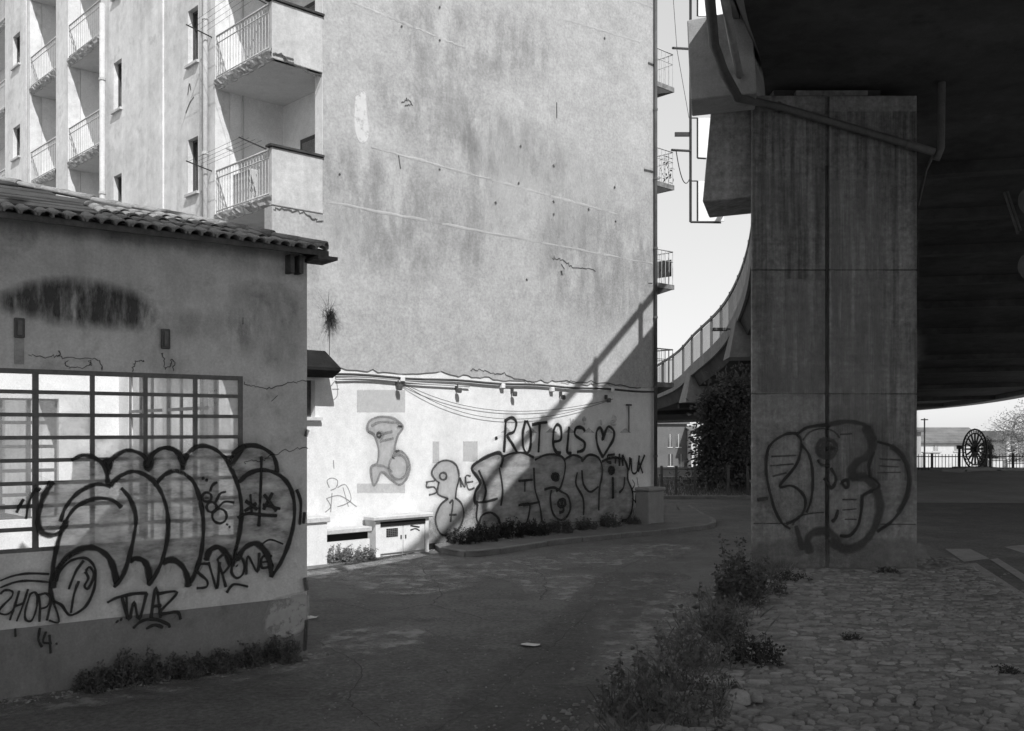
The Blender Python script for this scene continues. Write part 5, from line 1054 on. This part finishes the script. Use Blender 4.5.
for k, (x, o, r, h, nl, lab) in enumerate(((452, .38, .36, .45, 1700, 'bushy weed left end of the row under the gable graffiti'), (474, .35, .38, .55, 2000, 'bushy weed second in the row under the gable graffiti'), (500, .33, .38, .55, 2000, 'bushy weed third in the row under the gable graffiti'), (526, .3, .36, .5, 1800, 'bushy weed fourth in the row under the gable graffiti'), (552, .26, .34, .5, 1500, 'weed fifth in the row under the gable graffiti'), (578, .22, .32, .38, 900, 'weed sixth in the row under the gable graffiti'), (604, .2, .32, .48, 1000, 'weed seventh in the row under the gable graffiti'), (628, .18, .22, .28, 400, 'weed at the far right end of the gable foot'))):
    weed('wall_weed', lab, BL.pt(BL.loc(x)[0], .11, o), r, h, 36, nl, .06, 300 + k, 'leaf_dark' if k < 4 else 'leaf', group='weeds at the gable foot')
for k, (f, lab) in enumerate(((.2, 'pale leafy weed beside the plinth block'), (.55, 'pale leafy weed in front of the dark ledge slot'), (.85, 'pale leafy weed beside the meter cabinet'))):
    weed('planter_weed', lab, FQ.pt(fq0 + (fq1 - fq0) * f, 0, .08), .26, .42 - .05 * k, 30, 700, .06, 400 + k, 'leaf_sun', group='weeds before the ledge')

rr = random.Random(61); mb = MB()
line = [tuple(g(x, y)[:2]) for x, y in ((600, 760), (640, 710), (672, 672), (700, 640), (722, 610), (745, 580), (760, 572))]
for i in range(3600):
    k = rr.random() * (len(line) - 1); a = int(k); t = k - a; x = line[a][0] + (line[a + 1][0] - line[a][0]) * t + rr.gauss(.18, .22); y = line[a][1] + (line[a + 1][1] - line[a][1]) * t + rr.gauss(0, .2)
    h = rr.uniform(.06, .3) * rr.uniform(.4, 1.3); q = rr.uniform(0, 6.3); dx, dy = math.cos(q) * .006, math.sin(q) * .006; lx, ly = rr.gauss(0, .1), rr.gauss(0, .1)
    mb.add([(x - dx, y - dy, .01), (x + dx, y + dy, .01), (x + lx * .5 + dx * .6, y + ly * .5 + dy * .6, h * .65), (x + lx, y + ly, h)], [(0, 1, 2), (0, 2, 3)])
tag(build('verge_grass', mb, 'grass'), 'dry wispy grass growing along the edge of the cobbles', 'grass', kind='stuff')

# ------------------------------------------------------------------ cobbles of the verge
def inside(p, poly):
    c = False; n = len(poly)
    for i in range(n):
        (x0, y0), (x1, y1) = poly[i], poly[(i + 1) % n]
        if (y0 > p[1]) != (y1 > p[1]) and p[0] < (x1 - x0) * (p[1] - y0) / (y1 - y0) + x0: c = not c
    return c
def stone_mesh(seed, mat_):
    rr = random.Random(seed); n = 9; vs = []; rads = [1.04 + rr.uniform(-.24, .24) for _ in range(n)]; m = MB()
    for (s, z) in ((1, 0), (.96, .45), (.82, .85), (.45, 1.0)):
        for k in range(n): q = 2 * math.pi * k / n; vs.append((.5 * s * rads[k] * math.cos(q), .5 * s * rads[k] * math.sin(q), z * (1 + rr.uniform(-.2, .2))))
    vs.append((0, 0, 1)); fs = [(j * n + k, j * n + (k + 1) % n, (j + 1) * n + (k + 1) % n, (j + 1) * n + k) for j in range(3) for k in range(n)] + [(3 * n + k, 3 * n + (k + 1) % n, 4 * n) for k in range(n)]
    m.add(vs, fs); return m
smats = ['stone_a', 'stone_b', 'stone_a', 'stone_c', 'stone_b', 'stone_a']; sraw = [stone_mesh(s, 0) for s in range(6)]; smesh = [mesh_of('stone', sraw[s], smats[s], smooth=True) for s in range(6)]
rr = random.Random(77); spots = []; y = 7.2
while y < PY + 1.5:
    row = rr.uniform(.085, .14); x = -2 + rr.uniform(0, .2)
    while x < 12:
        w_ = rr.choice((.09, .12, .14, .17, .2, .26)) * rr.uniform(.85, 1.15); p = (x + w_ / 2, y + rr.uniform(-.04, .04))
        px = CX + p[0] / p[1] * F
        if inside(p, verge_poly) and px < 1060 and not (px0 - .1 < p[0] < px1 + .1 and p[1] > PY - .1):
            edge = CX + p[0] / p[1] * F; near = min(1, max(0, (edge - 640) / 150))
            bg_ = rr.uniform(1.4, 1.9) if edge < 840 and rr.random() < .1 else 1
            if rr.random() < .86: spots.append((p[0], p[1], bg_ * w_ * rr.uniform(.85, .97), bg_ * row * rr.uniform(.85, 1.05), bg_ * rr.uniform(.012, .04), rr.uniform(-.4, .4), rr.randrange(6)))
        x += w_
    y += row * .93
spots.sort(key=lambda s: s[1]); vis = [s for s in spots if F * (H - .06) / s[1] + HY < 738]; spots_near = vis[:295]; rest = vis[295:]
for (x, y, w_, d_, h, q, k) in spots_near: inst('stone', smesh[k], verge, (x, y, .05), (rr.uniform(-.12, .12), rr.uniform(-.12, .12), q), (w_, d_, h * rr.uniform(.8, 1.7)))
for k0 in range(3):
    m = MB()
    for (x, y, w_, d_, h, q, k) in rest:
        if {'stone_a': 0, 'stone_b': 1, 'stone_c': 2}[smats[k]] != k0: continue
        ca, sa = math.cos(q), math.sin(q); m.add([(x + v[0] * w_ * ca - v[1] * d_ * sa, y + v[0] * w_ * sa + v[1] * d_ * ca, .05 + v[2] * h * .9) for v in sraw[k].v], sraw[k].f)
    tag(build('stone_mass', m, ['stone_a', 'stone_b', 'stone_c'][k0], verge, smooth=True), kind='stuff')
# grit and pebbles thrown up along the shoulder and the foot of the walls
rr = random.Random(15); mb = MB(); cub = [(-1, -1, 0), (1, -1, 0), (1.1, 1, 0), (-1, .9, 0), (-.6, -.5, 1), (.6, -.6, 1.1), (.5, .6, .9), (-.6, .5, 1)]; cf = [(4, 5, 6, 7), (0, 1, 5, 4), (1, 2, 6, 5), (2, 3, 7, 6), (3, 0, 4, 7)]
def pebble(x, y, z, r):
    q = rr.uniform(0, 6.3); c_, s_ = math.cos(q), math.sin(q); sx, sy = rr.uniform(.7, 1.3), rr.uniform(.6, 1.); mb.add([(x + (v[0] * sx * c_ - v[1] * sy * s_) * r, y + (v[0] * sx * s_ + v[1] * sy * c_) * r, z + v[2] * r * .8) for v in cub], cf)
for i in range(1500):
    k = rr.random() * (len(line) - 1); a = int(k); t = k - a; pebble(line[a][0] + (line[a + 1][0] - line[a][0]) * t - abs(rr.gauss(0, .5)) + .25, line[a][1] + (line[a + 1][1] - line[a][1]) * t + rr.gauss(0, .3), .004, rr.choice((.006, .009, .012, .02, .03)))
for i in range(500): p = LO.pt(rr.uniform(-.2, 6), 0, .06 + abs(rr.gauss(0, .16))); pebble(p.x, p.y, .004, rr.choice((.005, .008, .012, .02)))
for i in range(500): p = BL.pt(rr.uniform(.2, UL), .122, .08 + abs(rr.gauss(0, .3))); pebble(p.x, p.y, .004 if inside((p.x, p.y), pav) is False else .122, rr.choice((.008, .012, .02)))
for i in range(700): p = g(rr.uniform(320, 690), rr.uniform(552, 731)); pebble(p.x, p.y, .004, rr.choice((.005, .007, .01, .014)))
for i in range(900): p = g(rr.uniform(720, 1024), rr.uniform(572, 731), .07); pebble(p.x, p.y, .058, rr.choice((.008, .012, .018, .025)))
tag(build('grit', mb, 'stone_a'), 'loose grit and pebbles scattered along the road and verge', 'grit', kind='stuff')
# round road signs at the right edge of the view
sd = 15.; p = at(1036, 300, sd); rs = thing('road_sign', 'grey backs of two round signs on one post at the right frame edge', 'sign', (p.x, sd, 0))
m = MB(); m.tube([(p.x, sd, 0), (p.x, sd, at(0, 170, sd).z)], .03, 8); build('post', m, 'pipe_grey', rs, smooth=True)
for yy in (202, 267):
    c_ = at(1031, yy, sd); m = MB(); m.tube([(c_.x, sd - .06, c_.z), (c_.x, sd - .045, c_.z)], .23, 28); dk = build('sign_disc', m, 'iron_dark', rs)
    m = MB(); m.box(c_.x - .12, c_.x + .12, sd - .044, sd - .03, c_.z - .02, c_.z + .02); build('clamp_bar', m, 'steel_frame', dk)
for q in (((1004, 192), (1018, 234)), ((1007, 190), (1021, 231))):
    m = MB(); m.tube([at(*q[0], 26), at(*q[1], 26)], .03, 6); build('cable_duct', m, 'pipe_grey', via)
# two loose stones on the verge, litter on the road
for k, (x, y, s, lab) in enumerate(((736, 703, .24, 'larger pale loose stone lying among weeds near the bottom edge'), (757, 701, .16, 'smaller grey loose stone beside the pale one'))):
    o = inst('loose_stone', mesh_of('loose_stone', sraw[k], ['stone_c', 'stone_a'][k], smooth=True), None, g(x, y, .08), (0, .1, .5 * k), (s, s * .7, s * .5)); tag(o, lab, 'stone')
def scrap(label, px, py, s, seed):
    rr = random.Random(seed); p = g(px, py); m = MB(); vs = [(p.x + dx * s + rr.uniform(-.02, .02), p.y + dy * s + rr.uniform(-.02, .02), .012 + rr.uniform(0, .03)) for dy in (-.4, 0, .4) for dx in (-.6, -.2, .2, .6)]
    m.add(vs, [(j * 4 + i, j * 4 + i + 1, (j + 1) * 4 + i + 1, (j + 1) * 4 + i) for j in range(2) for i in range(3)]); tag(build('paper_scrap', m, 'paper', base=(p.x, p.y, 0)), label, 'litter')
scrap('crumpled pale paper scrap lying in the middle of the road', 531, 646, .2, 1); scrap('pale scrap of litter right of the pillar foot', 932, 560, .3, 2); scrap('small pale scrap near the shed corner', 312, 619, .14, 3)
